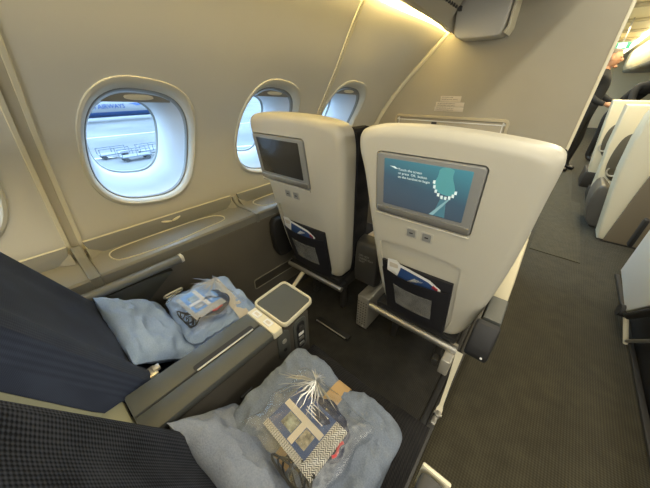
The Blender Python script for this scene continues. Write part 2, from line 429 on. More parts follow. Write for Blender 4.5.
# ------------------------------------------------------------------ side stowage bins
def bx_(y, z): return wx(y, z)
XF = -1.17
mods = [(-.98, .015), (.05, .775), (.80, 1.50), (1.53, 2.28)]
blab = ['grey side stowage bin at the left edge beside the window seat', 'grey side stowage bin under the nearest full window', 'grey side stowage bin beside the front window seat', 'grey side stowage bin by the bulkhead']
for i, (ya, yb) in enumerate(mods):
    t = thing('side_bin', blab[i], 'side bin', ((XF - 1.42) / 2, (ya + yb) / 2, 0), 'side stowage bins under the windows')
    b = bmesh.new(); prof = [(-1.405, .30), (-1.405, .686), (-1.39, .688), (XF - .02, .691), (XF - .006, .689), (XF, .680), (XF - .004, .652), (XF - .004, .30)]
    ys = [ya, ya + .004, yb - .004, yb]
    loft(b, [[Vector((x, y, z - (.0 if 0 < k < 3 else .003))) for x, z in prof] for k, y in enumerate(ys)])
    body = obj('body', b, M_ledge, t)
    # recessed tray moulded into the top
    y0, y1 = ya + .06, yb - .15
    if i == 0: y0, y1 = -.75, -.12
    pts = smooth_poly([(y0 + .09, -1.352), (y0 + .0, -1.335), (y0 + .0, -1.25), (y0 + .03, -1.212), (y0 + .2, -1.196), ((y0 + y1) / 2 + .02, -1.202), (y1 - .10, -1.222), (y1 - .0, -1.228), (y1 + .02, -1.28), (y1 - .01, -1.33), (y1 - .08, -1.352)], 2)
    fn = lambda u, v, w: Vector((v, u, (.6905 + (-1.2 - v) * -.014) + w))
    rim = bmesh.new(); n = len(pts); q1 = inset_poly(pts, .006)
    loft(rim, [[fn(u, v, -.001) for u, v in pts], [fn(u, v, .005) for u, v in inset_poly(pts, .0015)], [fn(u, v, .004) for u, v in inset_poly(pts, .0045)], [fn(u, v, -.002) for u, v in q1]], False, False)
    obj('tray_rim', rim, M_cream_line, t, label='thin cream outline of the recess')
    fl = bmesh.new(); prism(fl, q1, .0012, .0022, fn, 0, 0)
    obj('tray_floor', fl, mat('recess_floor', (.20, .19, .155), .5, bump=.1), t)
    # raised flap against the wall
    fb = bmesh.new()
    L = [(.0, 0), (.014, .012), (.03, .035)]
    def flap(u, v, w): # u along y, v height
        y = u; x = -1.378 - .022 * v / .1 + w
        return Vector((x, y, .684 + v * .66))
    pf = [(ya + .022, .004), (yb - .028, .004), (yb - .006, .088), (yb - .008, .094), (ya + .012, .094), (ya + .010, .088)]
    prism(fb, pf, 0, .012, flap, 0, .003, 2)
    fo = obj('flap', fb, M_grey, t, label='upright grey flap')
    e = bmesh.new(); tube(e, [flap(ya + .012, .094, .006), flap(yb - .008, .094, .006)], .0045, 8); obj('flap_edge', e, M_cream_line, fo)
    e = bmesh.new()
    ym = (ya + yb) / 2
    for s in (-1, 1):
        prism(e, smooth_poly([(ym, .058), (ym + s * .035, .072), (ym + s * .052, .070), (ym + s * .03, .052), (ym, .048)], 2), .010, .018, flap, 0, .003, 2)
    obj('latch', e, M_cream_line, fo)
    for s, yy in ((1, ya), (-1, yb)):
        e = bmesh.new(); prism(e, smooth_poly([(-1.385, 0), (-1.385, .035), (-1.365, .022), (-1.345, .008), (-1.325, .001), (-1.325, 0)], 1), yy + s * .008, yy + s * .058, lambda u, v, w: Vector((-1.385 + (u + 1.385) * (1 - .7 * abs(w - yy - s * .008) / .050), w, .689 + v * (1 - .6 * abs(w - yy - s * .008) / .050))), .002, .004, 2)
        obj('corner_gusset', e, M_ledge, t)
# dark joint covers between the bins
for i, ys in enumerate((.032, .787, 1.515)):
    b = bmesh.new(); w = .017 if i == 0 else .011
    prism(b, [(-1.40, .60), (-1.40, .735), (-1.385, .738), (-1.365, .71), (-1.34, .694), (XF - .02, .694), (XF + .001, .686), (XF + .001, .565), (-1.3, .565)], ys - w, ys + w, lambda u, v, w_: Vector((u, w_, v)), .003, .003, 2)
    tag(obj('bin_joint_cover', b, M_grey), ['dark grey joint cover between the bins beside the near window seat', 'dark grey joint cover between the bins just behind the front window seat', 'dark grey joint cover between the bins hidden beyond the front window seat'][i], 'joint cover', 'joint covers between the side bins')
# lower side panel
b = bmesh.new(); prof = [(XF + .002, .0), (XF + .002, .632), (XF - .002, .640), (XF - .0035, .640), (XF - .0035, .0)]
loft(b, [[Vector((x, y, z)) for x, z in prof] for y in (-2.5, 2.28)])
struct('trim_3', b, M_panel, label='dark taupe panel between the side bins and the floor')
b = nbox(XF + .002, XF + .012, .35, 1.30, .095, .135, .003)
struct('baseboard_left', nbox(XF - .0, XF + .012, -2.4, 2.28, .0, .10, .003), M_dark)
for i, (ya, yb) in enumerate(((.685, 1.02), (1.60, 1.95))):
    g = thing('floor_vent', ['long recessed air grille low on the side panel beside the front window seat', 'long recessed air grille low on the side panel near the bulkhead'][i], 'air vent', (XF, (ya + yb) / 2, .19), 'air grilles on the side panel')
    o = rrect(ya, yb, .19, .265, .015); q = inset_poly(o, .006)
    fn = lambda u, v, w: Vector((XF + .002 + w, u, v))
    bm = bmesh.new(); loft(bm, [[fn(u, v, 0) for u, v in o], [fn(u, v, .005) for u, v in inset_poly(o, .001)], [fn(u, v, .005) for u, v in inset_poly(o, .005)], [fn(u, v, 0.0005) for u, v in q]], False, False)
    obj('vent_frame', bm, M_ledge, g); bm = bmesh.new(); prism(bm, q, .0006, .0016, fn); obj('vent_panel', bm, M_console_d, g)

# ------------------------------------------------------------------ bulkhead
b = bmesh.new(); NZ = 50; L = []; 
zs = [2.15 * k / NZ for k in range(NZ + 1)]
out = [(wx(YB + .01, z) - .0, z) for z in zs] + [(.066, 2.15), (.066, 0.0)]
prism(b, out, YB, YB + .05, lambda u, v, w: Vector((u, w, v)), 0, 0)
struct('wall_front', b, M_bulk, label='taupe bulkhead wall in front of the two window-side seats')
b = nbox(.058, .074, YB - .004, YB + .054, .0, 2.15, .003)
struct('trim_4', b, M_cream_line, label='cream edge strip on the aisle edge of the bulkhead')
b = bmesh.new()
loft(b, [[Vector((wx(YB, z) + a, YB - .002 - dd, z)) for a, dd in ((-.004, .0), (.010, .012), (.030, .010), (.042, 0))] for z in [.70 + 1.4 * k / 40 for k in range(41)]])
struct('trim_5', b, M_cream_line, label='cream strip where the sidewall meets the bulkhead')
# stowed bulkhead table / bassinet panel
t = thing('bulkhead_panel', 'framed fold-out panel low on the taupe bulkhead', 'panel', (-.72, YB, .62))
fn = lambda u, v, w: Vector((u, YB - w, v + (u + 1.1) * .0))
o = rrect(-1.135, -.285, .62, 1.105, .03); q = inset_poly(o, .022)
bm = bmesh.new(); loft(bm, [[fn(u, v, 0) for u, v in o], [fn(u, v, .014) for u, v in inset_poly(o, .004)], [fn(u, v, .014) for u, v in inset_poly(o, .018)], [fn(u, v, .002) for u, v in q]], False, False)
obj('panel_frame', bm, mat('tan_frame', (.50, .44, .31), .5), t)
bm = bmesh.new(); prism(bm, inset_poly(o, .026), .001, .008, fn, 0, .003, 2); pd = obj('panel_door', bm, mat('panel_door', (.40, .36, .28), .55), t)
o2 = inset_poly(o, .034); bm = bmesh.new(); loft(bm, [[fn(u, v, .007) for u, v in o2], [fn(u, v, .011) for u, v in inset_poly(o2, .002)], [fn(u, v, .011) for u, v in inset_poly(o2, .006)], [fn(u, v, .007) for u, v in inset_poly(o2, .008)]], False, False)
obj('cream_bead', bm, M_white, pd)
obj('latch', nbox(-.815, -.775, YB - .018, YB - .008, 1.035, 1.062, .003), M_dark, pd)
# small notices above it
for k, (u0, u1, v0, v1, sk, lab) in enumerate(((-.785, -.637, 1.203, 1.24, 2, 'white printed notice on the bulkhead, topmost of three'), (-.812, -.607, 1.172, 1.200, 2, 'white printed notice on the bulkhead, middle of three'), (-.816, -.605, 1.139, 1.169, 2, 'white printed notice on the bulkhead, lowest of three'))):
    p = tag(obj('placard', nbox(u0, u1, YB - .0025, YB - .0002, v0, v1, .0006), M_beige), lab, 'notice', 'notices on the bulkhead')
    for r in range(2):
        text(('LIFE VESTS STOWED UNDER SEAT', 'FASTEN SEAT BELT WHILE SEATED')[r] if k else ('NO STOWAGE HERE', 'DURING TAXI AND LANDING')[r], .0085, Matrix.Translation((u0 + .012, YB - .003, v1 - .012 - r * .013)) @ Matrix.Rotation(PI / 2, 4, 'X'), M_dark, 'print', p)

# housing hanging from ceiling at the bulkhead
t = thing('monitor_housing', 'light grey boxy housing hanging at the top of the bulkhead', 'housing', (-.60, 2.2, 1.55))
bm = bmesh.new(); o = smooth_poly([(-.735, 1.60), (-.722, 1.573), (-.69, 1.558), (-.48, 1.556), (-.456, 1.572), (-.448, 1.64), (-.442, 1.78), (-.44, 1.94), (-.745, 1.94), (-.745, 1.75)], 1)
prism(bm, o, 2.15, YB - .002, lambda u, v, w: Vector((u, w, v)), .012, 0)
obj('housing_shell', bm, mat('pale_grey_housing', (.58, .57, .52), .4), t)
bm = bmesh.new(); prism(bm, [(-.455, 1.575), (-.44, 1.60), (-.434, 1.94), (-.420, 1.94), (-.424, 1.60), (-.44, 1.565)], 2.17, YB - .002, lambda u, v, w: Vector((u, w, v)), .004, 0, 2)
obj('side_strip', bm, M_cream_line, t)

# overhead bins over the window seats with cove light under the outer edge
t = thing('overhead_bin', 'dark grey underside of the overhead bin along the sidewall', 'overhead bin', (-.6, .8, 1.6))
def bt(y):
    k = min(max((y - 1.5) / .78, 0), 1); return k
bm = bmesh.new(); rings = []
for y in (-2.5, -1.5, -.5, .2, .8, 1.2, 1.5, 1.65, 1.8, 1.95, 2.10, 2.12, 2.23, 2.285):
    k = bt(y); e = 0
    A_ = [(-.955, 1.742), (-.945, 1.728), (-.86, 1.700), (-.82, 1.702), (-.79, 1.735), (-.74, 1.765), (-.16, 1.735), (-.10, 1.745), (-.07, 1.80), (-.05, 2.14), (-.72, 2.14)]
    B_ = [(-.80, 1.645), (-.795, 1.628), (-.775, 1.604), (-.752, 1.604), (-.728, 1.640), (-.68, 1.735), (-.16, 1.735), (-.10, 1.745), (-.07, 1.80), (-.05, 2.14), (-.5, 2.14)]
    if y > 2.11: B_ = A_ = B_[:4] + [(-.752, 1.66), (-.75, 1.95), (-.16, 1.95), (-.10, 1.95), (-.07, 1.96)] + B_[9:]
    rings.append([Vector((a[0] * (1 - k) + b_[0] * k, y, a[1] * (1 - k) + b_[1] * k + e)) for a, b_ in zip(A_, B_)])
loft(bm, rings); obj('bin_body', bm, mat('bin_plastic', (.56, .53, .45), .5), t)
bm = bmesh.new(); rings = []
for y in (-2.4, -1.5, -.5, .2, .8, 1.2, 1.5, 1.65, 1.8, 1.95, 2.1, 2.23, 2.275):
    k = bt(y); zc = 1.712 * (1 - k) + 1.622 * k; p0 = wp(y, zc, .012); 
    rings.append([p0 + Vector((0, 0, .006)), p0 + Vector((.022, 0, .012)), p0 + Vector((.022, 0, .020)), p0 + Vector((-.002, 0, .014))])
loft(bm, rings); obj('cove_light', bm, M_strip, t, label='glowing warm yellow light strip')
bm = bmesh.new()
for k in range(20):
    y = 1.55 + k * .034; kk = bt(y); x0 = -.775 * (1 - kk) + -.708 * kk; z0 = 1.742 * (1 - kk) + 1.690 * kk
    box(bm, x0 - .004, x0 + .012, y, y + .024, z0 - .004, z0 + .02, .002)
obj('vent_slats', bm, M_dark, t)

# ------------------------------------------------------------------ ceiling and rest of the cabin shell
b = bmesh.new(); loft(b, [[Vector((x, y, z)) for x, z in ((-.9, 2.15), (-.05, 2.15), (.05, 2.19), (.6, 2.19), (.7, 2.15), (3.4, 2.15), (3.4, 2.25), (-.9, 2.25))] for y in (-2.6, 14)])
struct('ceiling', b, M_farwhite)
struct('wall_right', nbox(3.4, 3.5, -2.6, 14, 0, 2.25), M_wall)
struct('wall_back', nbox(-1.5, 3.5, -2.7, -2.6, 0, 2.25), M_bulk)
struct('wall_far', nbox(-1.5, 3.5, 14, 14.1, 0, 2.25), M_farwhite)
struct('wall_left_far', nbox(-1.5, -1.4, 2.37, 14, 0, 2.25), M_wall)
for k in range(7):
    y = 4.6 + k * 1.25
    tag(obj('ceiling_rib', nbox(.02, .72, y, y + .09, 2.15, 2.189, .01), mat('cream_rib', (.50, .45, .32), .5)), ('nearest', 'second', 'third', 'fourth', 'fifth', 'sixth', 'farthest')[k] + ' grey cross rib on the cream ceiling over the far aisle', 'ceiling rib', 'ribs across the far aisle ceiling')
tag(obj('ceiling_light_strip', nbox(.60, .68, 3.6, 13, 2.12, 2.148, .004), mat('ceiling_light_strip', (1, .93, .75), .5, emit=3.5, ecol=(1, .88, .6))), 'long glowing light strip along the far aisle ceiling', 'ceiling light')

# ------------------------------------------------------------------ front row seats
def TP(u, v, w):
    """seat-back space: u across, v height, w forward from tilted rear face"""
    return Vector((u, .80 + (1.17 - v) * .16 + w, v + w * .0))
def arc_round(pts, it=2): return smooth_poly(pts, it)
SH2 = [(-.537, 1.12), (-.532, 1.172), (-.49, 1.192), (-.426, 1.198), (-.284, 1.202), (-.154, 1.194), (-.045, 1.184), (.012, 1.174), (.034, 1.155), (.033, 1.10), (.030, 1.04), (.028, .916), (.020, .77), (-.004, .574), (-.032, .43), (-.065, .365), (-.12, .350), (-.34, .338), (-.375, .35), (-.40, .40), (-.436, .53), (-.470, .735), (-.498, .92), (-.514, 1.04)]
SH1 = [(-1.166, 1.12), (-1.160, 1.18), (-1.12, 1.200), (-1.05, 1.207), (-.90, 1.209), (-.76, 1.204), (-.655, 1.192), (-.612, 1.172), (-.600, 1.12), (-.603, 1.04), (-.615, .90), (-.628, .75), (-.642, .60), (-.655, .46), (-.675, .385), (-.72, .365), (-.96, .345), (-1.02, .355), (-1.05, .39), (-1.080, .50), (-1.105, .68), (-1.118, .88), (-1.148, 1.03)]
def front_seat(out, xs, xr, lab, mirror, aisle):
    """out shell outline; xs screen left/right; xr recess/pocket"""
    xc = sum(p[0] for p in out) / len(out)
    t = thing('cabin_seat', lab, 'seat', (xc, 1.1, .0), 'front row seats seen from behind')
    o = arc_round(out, 2)
    bm = bmesh.new(); prism(bm, o, 0, .095, TP, .034, .004, 7, shrink)
    sh = obj('shell', bm, M_shell, t, label='cream rear shell')
    s0, s1 = xs
    # recesses cut into the shell
    c1 = bmesh.new(); prism(c1, rrect(s0 - .004, s1 + .004, .888, 1.120, .016), -.05, .022, TP)
    c2 = bmesh.new(); prism(c2, smooth_poly([(xr[0], .765), (xr[1], .765), (xr[1] + .004, .72), (xr[1] + .03, .30), (xr[0] + .055, .30), (xr[0] + .005, .72)], 2), -.05, .012, TP)
    boolean(sh, [obj('c', c1, M_shell), obj('c', c2, M_shell)])
    # screen
    fnb = TP
    bm = bmesh.new(); ob = rrect(s0, s1, .892, 1.116, .012)
    prism(bm, ob, -.006, .020, TP, .005, 0, 3); mon = obj('screen', bm, M_bezel, t, label='seatback screen in a grey bezel')
    bm = bmesh.new(); prism(bm, rrect(s0 + .030, s1 - .030, .934, 1.100, .004), -.0085, -.004, TP, .001, 0, 2)
    dm = M_disp if aisle else M_display_off
    d = obj('display', bm, dm, mon, label='lit display with blue-green picture' if aisle else 'dark blank display')
    bm = bmesh.new(); prism(bm, rrect(s0 + .004, s1 - .004, .898, .9215, .005), -.010, -.004, TP, .002, 0, 2); obj('bezel_bar', bm, M_metal, mon)
    bm = bmesh.new(); tube(bm, [TP(s0 + .0, .884, -.002), TP(s1 - .0, .884, -.002)], .0045, 8); obj('lip', bm, M_shell, sh)
    if aisle:
        # on-screen graphics: hand with bracelet and the start-up words
        def SP(u, v, w=0): return TP(s0 + .030 + u * .277, .934 + v * .166, -.0092 - w)
        cy = mat('teal_glow', (.06, .22, .24), .4, emit=.35, ecol=(.12, .36, .38)); wh = mat('screen_white', (.6, .7, .7), .4, emit=.38)
        def flat(name, pts, m, w=0.0):
            bm = bmesh.new(); prism(bm, pts, w, w + .0006, lambda u, v, q: SP(u, v, q)); obj(name, bm, m, d, smooth=False)
        flat('wrist_shape', smooth_poly([(.66, 1.0), (.82, 1.0), (.80, .86), (.85, .66), (.86, .54), (.80, .48), (.70, .50), (.60, .62), (.66, .82)], 2), cy)
        flat('stem_shape', [(.73, .46), (.78, .44), (.80, .02), (.66, .02)], mat('teal_dim', (.05, .14, .18), .4, emit=.30, ecol=(.10, .24, .30)))
        flat('stem_streak', [(.80, .42), (.82, .42), (.67, .02), (.62, .02)], mat('pale_streak', (.16, .30, .33), .4, emit=.35, ecol=(.30, .5, .55)), .0007)
        for k in range(9):
            a = PI * (1.02 + .86 * k / 8); u, v = .75 + .125 * math.cos(a), .72 + .26 * math.sin(a) - .05 * k / 8
            flat('bracelet_bead', [(u - .013, v - .03), (u + .013, v - .035), (u + .013, v + .035), (u - .013, v + .03)], wh, .0008)
        for r, s in enumerate(('Touch the screen', 'or press  OK  button', 'on the handset to begin')):
            M = xf(SP(.19, .80 - r * .075, .0006), TP(1, 1, 0) - TP(0, 1, 0), TP(0, 1.1, 0) - TP(0, 1, 0))
            text(s, .0112, M, wh, 'screen_text', d, .0001)
        flat('ribbon_mark', [(.08, .86), (.14, .865), (.175, .835), (.20, .83), (.15, .82), (.12, .84)], wh)
    # sockets
    sx = xs[0] + .125 if aisle else xs[0] + .150
    for k in range(2):
        u = sx + k * .058
        bm = bmesh.new(); prism(bm, rrect(u, u + .044, .815, .857, .006), -.002, .004, TP, .0015, 0, 2); so = obj('socket', bm, M_shell_grey, t, label='small square socket plate')
        bm = bmesh.new(); prism(bm, rrect(u + .006, u + .038, .820, .852, .004), -.003, .0, TP, 0, 0); s2 = obj('socket_cover', bm, M_bezel, so)
        bm = bmesh.new(); prism(bm, rrect(u + .015, u + .029, .833, .838, .002), -.0038, .0, TP, 0, 0); obj('socket_slot', bm, M_black, so)
    # literature pocket (recess) : frame, back and sagging front net
    p0, p1 = xr[0] + .015, xr[1] - .008
    def PKT(u, v, w): 
        return TP(u, v, w)
    bm = bmesh.new(); op = [(p0, .655), (p1, .665), (p1 + .015, .345), (p1 - .01, .335), (p0 + .06, .325), (p0 + .035, .36)]
    prism(bm, op, -.003, .011, PKT, .003, 0, 2); pk = obj('literature_pocket', bm, M_pocket, t, label='black literature pocket')
    bm = bmesh.new()
    def fr(a, b):
        v = .655 - b * .29; l = p0 + .002 + .042 * b; r_ = p1 - .002 + .010 * b
        return PKT(l + (r_ - l) * a, v, -.006 - .040 * math.sin(PI * min(a * .9 + .05, 1)) * (.35 + .65 * (1 - b)) * (1 - .2 * b))
    grid(bm, 12, 8, lambda a, b: fr(a, b * .98 + .1 * 0 + .12 * (1 - b)))
    r = bmesh.ops.extrude_face_region(bm, geom=bm.faces[:]); bmesh.ops.translate(bm, verts=[v for v in r['geom'] if isinstance(v, bmesh.types.BMVert)], vec=(0, .003, 0))
    obj('pocket_front', bm, M_pocket, pk)
    bm = bmesh.new(); grid(bm, 10, 8, lambda a, b: fr(.20 + .60 * a, .33 + .42 * b) + Vector((0, -.003, 0))); 
    r = bmesh.ops.extrude_face_region(bm, geom=bm.faces[:]); bmesh.ops.translate(bm, verts=[v for v in r['geom'] if isinstance(v, bmesh.types.BMVert)], vec=(0, .002, 0))
    obj('net_patch', bm, M_mesh, pk, label='grey mesh patch')
    # bottom black skirt under the shell
    bm = bmesh.new(); prism(bm, [(out[0][0] + .10, .365), (xr[1] + .06, .365), (xr[1] + .06, .335), (out[0][0] + .10, .325)], -.004, .10, TP, .004, .004, 2); obj('lower_skirt', bm, M_black, t)
    # upholstery behind
    def grow(d): return inset_poly(o, -d)
    bm = bmesh.new(); prism(bm, [(u, v - (.055 * max(0, 1 - ((u - xc) / .27) ** 4) + .006 if v > 1.1 else 0)) for u, v in grow(.003 if aisle else .010)], .094, .225, TP, .006, .03, 4); obj('back_cushion', bm, M_seatd, t, label='dark upholstered backrest')
    x0, x1 = min(p[0] for p in out) + .10, max(p[0] for p in out) - .09
    bm = nbox(x0, x1, 1.02, 1.50, .34, .47, .035, seg=3); obj('seat_cushion', bm, M_seatd, t)
    bm = nbox(x0 + .01, x1 - .01, .99, 1.44, .24, .335, .008); obj('seat_pan', bm, M_dark, t)
    # footrest bar at the rear foot
    b0, b1 = (-.475, -.035) if aisle else (-1.095, -.665)
    bm = bmesh.new(); tube(bm, [(b0, .93, .305), (b1, .93, .305)], .019 if aisle else .016, 14); fb = obj('footrest_bar', bm, M_metal, t, label='metal footrest bar')
    for x in (b0 + .12, b1 - .10):
        bm = nbox(x, x + .022, .93, 1.02, .285, .305, .004); obj('bar_bracket', bm, M_metal_l, fb)
    if not aisle:
        obj('bar_plate', nbox(b0 + .005, b1 - .005, .93, .99, .315, .325, .003), M_black, fb)
    for x in (x0 + .05, x1 - .08):
        for y in (1.06, 1.38): obj('leg', nbox(x, x + .035, y, y + .04, .016, .25, .006), M_dark, t)
    return t

def disp_mat():
    m = bpy.data.materials.new('lit_display'); m.use_nodes = True; nt = m.node_tree; b = nt.nodes['Principled BSDF']
    b.inputs['Base Color'].default_value = (.02, .03, .04, 1); b.inputs['Roughness'].default_value = .2
    tc = nt.nodes.new('ShaderNodeTexCoord'); sp = nt.nodes.new('ShaderNodeSeparateXYZ'); nt.links.new(tc.outputs['Generated'], sp.inputs[0])
    X, Y, Z = sp.outputs
    r = nt.nodes.new('ShaderNodeValToRGB'); e = r.color_ramp.elements
    e[0].position = 0; e[0].color = (.065, .075, .092, 1); e[1].position = 1; e[1].color = (.075, .30, .34, 1)
    n = e.new(.5); n.color = (.055, .10, .135, 1)
    nt.links.new(math_n(nt, 'ADD', math_n(nt, 'MULTIPLY', Z, .75), math_n(nt, 'MULTIPLY', X, .25)), r.inputs[0])
    nt.links.new(r.outputs[0], b.inputs['Emission Color']); b.inputs['Emission Strength'].default_value = .62
    return m
M_disp = disp_mat()
seat_a = front_seat(SH2, (-.449, -.115), (-.432, -.112), 'cream-shelled aisle seat of the front row with the lit blue-green screen', False, True)
seat_w = front_seat(SH1, (-1.140, -.800), (-1.075, -.745), 'cream-shelled window seat of the front row with the dark blank screen', True, False)
# leaflets
def leaflet(name, lab, pts, w, m, extra):
    bm = bmesh.new(); prism(bm, pts, w, w + .0015, TP); o = tag(obj(name, bm, m, smooth=False), lab, 'leaflet', 'leaflets in the seat pockets')
    for nm, p, mm in extra:
        bm = bmesh.new(); prism(bm, p, w - .0006, w - .0001, TP); obj(nm, bm, mm, o, smooth=False)
for dx, s in ((0, 1), (-.655, 0)):
    a = 'front aisle seat' if s else 'front window seat'
    leaflet('safety_card', 'white card leaning in the black pocket of the ' + a, [(p[0] + dx, p[1]) for p in ((-.385, .58), (-.315, .59), (-.300, .645), (-.345, .685), (-.385, .68))][::1], -.012, M_white, [('grey_block', [(p[0] + dx, p[1]) for p in ((-.375, .64), (-.335, .645), (-.338, .665), (-.375, .665))], M_beige)])
    leaflet('brochure', 'navy and white brochure with a red corner in the pocket of the ' + a, [(p[0] + dx, p[1]) for p in ((-.355, .56), (-.150, .565), (-.155, .625), (-.20, .652), (-.33, .675))], -.016, M_white,
            [('navy_field', [(p[0] + dx, p[1]) for p in ((-.345, .565), (-.175, .57), (-.165, .618), (-.205, .640), (-.322, .660))], M_navyp), ('white_arc', [(p[0] + dx, p[1]) for p in ((-.29, .60), (-.25, .61), (-.22, .628), (-.26, .63))], M_white), ('red_corner', [(p[0] + dx, p[1]) for p in ((-.19, .618), (-.165, .610), (-.165, .625), (-.185, .635))], M_red)])

# front row extras: aisle armrest, rear equipment box
t = obj('armrest', nbox(.0, .03, 1.0, 1.2, .30, .50, .006), M_dark, seat_a)
YZ = lambda x0, x1: (lambda u, v, w: Vector((w, u, v)))
bm = bmesh.new(); prism(bm, smooth_poly([(.985, .615), (1.62, .60), (1.66, .585), (1.66, .50), (.985, .50)], 1), .006, .058, YZ(0, 0), .006, .006, 3); obj('arm_cap', bm, mat('tan_cream_armrest', (.50, .45, .31), .45), t, label='long cream top')
bm = bmesh.new(); prism(bm, [(.842, .617), (.978, .620), (.978, .47), (.842, .47)], .004, .060, YZ(0, 0), .006, .006, 3); obj('arm_joint', bm, M_console, t)
bm = bmesh.new(); prism(bm, smooth_poly([(.800, .612), (.838, .616), (.838, .46), (.80, .46), (.770, .485), (.765, .52)], 1), -.010, .064, YZ(0, 0), .010, .010, 3); obj('rear_housing', bm, M_black, t, label='black rear housing'); rb = t
bm = bmesh.new(); tube(bm, [(.045, .7665, .505), (.045, .763, .505)], .004, 8); obj('screw', bm, M_white, rb)
bm = nbox(.030, .056, 1.655, 1.69, .56, .62, .006); box(bm, .022, .048, 1.69, 1.72, .575, .60, .005); obj('hinge_clip', bm, M_creamp, t)
# black box on seat leg, track fitting and strap
bm = nbox(-.075, -.035, .86, .99, .20, .29, .006); t = obj('foot_bracket', bm, M_metal_l, seat_a, label='grey metal foot bracket')
bm = bmesh.new(); A0, A1 = Vector((-.022, .955, .275)), Vector((-.008, .82, .055)); sx = Vector((.017, 0, 0))
ring = lambda c, w, h: [c + Vector((-w, 0, h)), c + Vector((w, 0, h)), c + Vector((w, 0, -h)), c + Vector((-w, 0, -h))]
loft(bm, [ring(A0, .014, .006), ring(A0.lerp(A1, .6), .008, .006), ring(A1, .008, .006), ring(A1 + Vector((.0, -.012, -.014)), .013, .006), ring(A1 + Vector((.0, -.022, -.022)), .013, .006)])
obj('cream_strap', bm, M_creamp, t, label='cream painted strut')
bm = nbox(-.018, .004, .775, .81, .016, .042, .005); box(bm, -.022, .0, .735, .775, .016, .034, .005); tube(bm, [(-.024, .79, .034), (.010, .79, .034)], .006, 8); obj('track_clamp', bm, M_metal, t)
obj('lock_block', nbox(-.115, -.085, .90, .94, .18, .22, .005), M_dark, t)

# front row centre console (rear end)
t = thing('centre_console', 'dark console between the two front row seats with lettered rear cover', 'console', (-.56, 1.2, .0), 'centre consoles between the seats')
bm = bmesh.new(); prism(bm, smooth_poly([(.985, .40), (.985, .60), (1.01, .628), (1.08, .635), (1.08, .36), (1.0, .36)], 1), -.625, -.495, YZ(0, 0), .008, .008, 3); rc = obj('rear_cover', bm, M_dark, t, label='charcoal rear cover with small lettering')
for r, s in enumerate(('LIFE VEST', 'UNDER SEAT', 'GILET')):
    text(s, .015, Matrix.Translation((-.60, .9835, .545 - r * .018)) @ Matrix.Rotation(PI / 2, 4, 'X'), M_grey, 'cover_text', rc)
obj('console_body', nbox(-.618, -.502, 1.075, 1.52, .36, .60, .008), M_console_d, t)
obj('console_top', nbox(-.622, -.498, 1.078, 1.40, .60, .614, .004), M_tan if False else mat('console_top_tan', (.33, .28, .19), .5), t)
bm = nbox(-.598, -.520, 1.0, 1.22, .016, .262, .008); sf = obj('support_foot', bm, M_metal_l, t, label='perforated metal support foot')
bm = bmesh.new()
for r in range(9):
    for c in range(4): 
        x, z = -.586 + c * .017, .05 + r * .021
        tube(bm, [(x, .9995, z), (x, .9985, z)], .004, 6)
obj('perforations', bm, M_dark, sf)
obj('foot_screw', tube(bmesh.new(), [(-.545, .9995, .035), (-.545, .996, .035)], .006, 8), M_white, sf)
# amenity items glimpsed on the front console
bm = bmesh.new(); bmesh.ops.create_icosphere(bm, subdivisions=3, radius=1)
for v in bm.verts: v.co = Vector((-.56 + v.co.x * .055, 1.26 + v.co.y * .09, .668 + v.co.z * .038 * (1 + .3 * noise.noise(v.co * 3)))) 
tag(obj('amenity_bag', bm, M_white), 'pale amenity bag glimpsed on the console between the two front seats', 'bag')

# dark side armrest pads by the window of the front window seat
bm = bmesh.new(); prism(bm, smooth_poly([(.86, .38), (.84, .60), (.88, .645), (1.25, .64), (1.25, .45), (.95, .36)], 1), -1.16, -1.112, YZ(0, 0), .008, .008, 3)
obj('armrest', bm, M_black, seat_w)
bm = bmesh.new(); prism(bm, [(.80, .20), (.815, .20), (.965, .285), (.955, .295), (.94, .29)], -.99, -.965, YZ(0, 0), .002, .002, 2)
obj('release_lever', bm, M_creamp, seat_w)
bm = nbox(-.94, -.60, .80, .84, .004, .03, .004)
t = thing('footrest_rail', 'thin dark rail lying on the floor under the front window seat', 'rail', (-.78, .85, 0)); obj('rail', nbox(-.80, -.56, .86, .90, .005, .028, .004), M_black, t)
obj('rail_edge', tube(bmesh.new(), [(-.80, .858, .028), (-.575, .858, .028)], .004, 8), M_metal, t); 

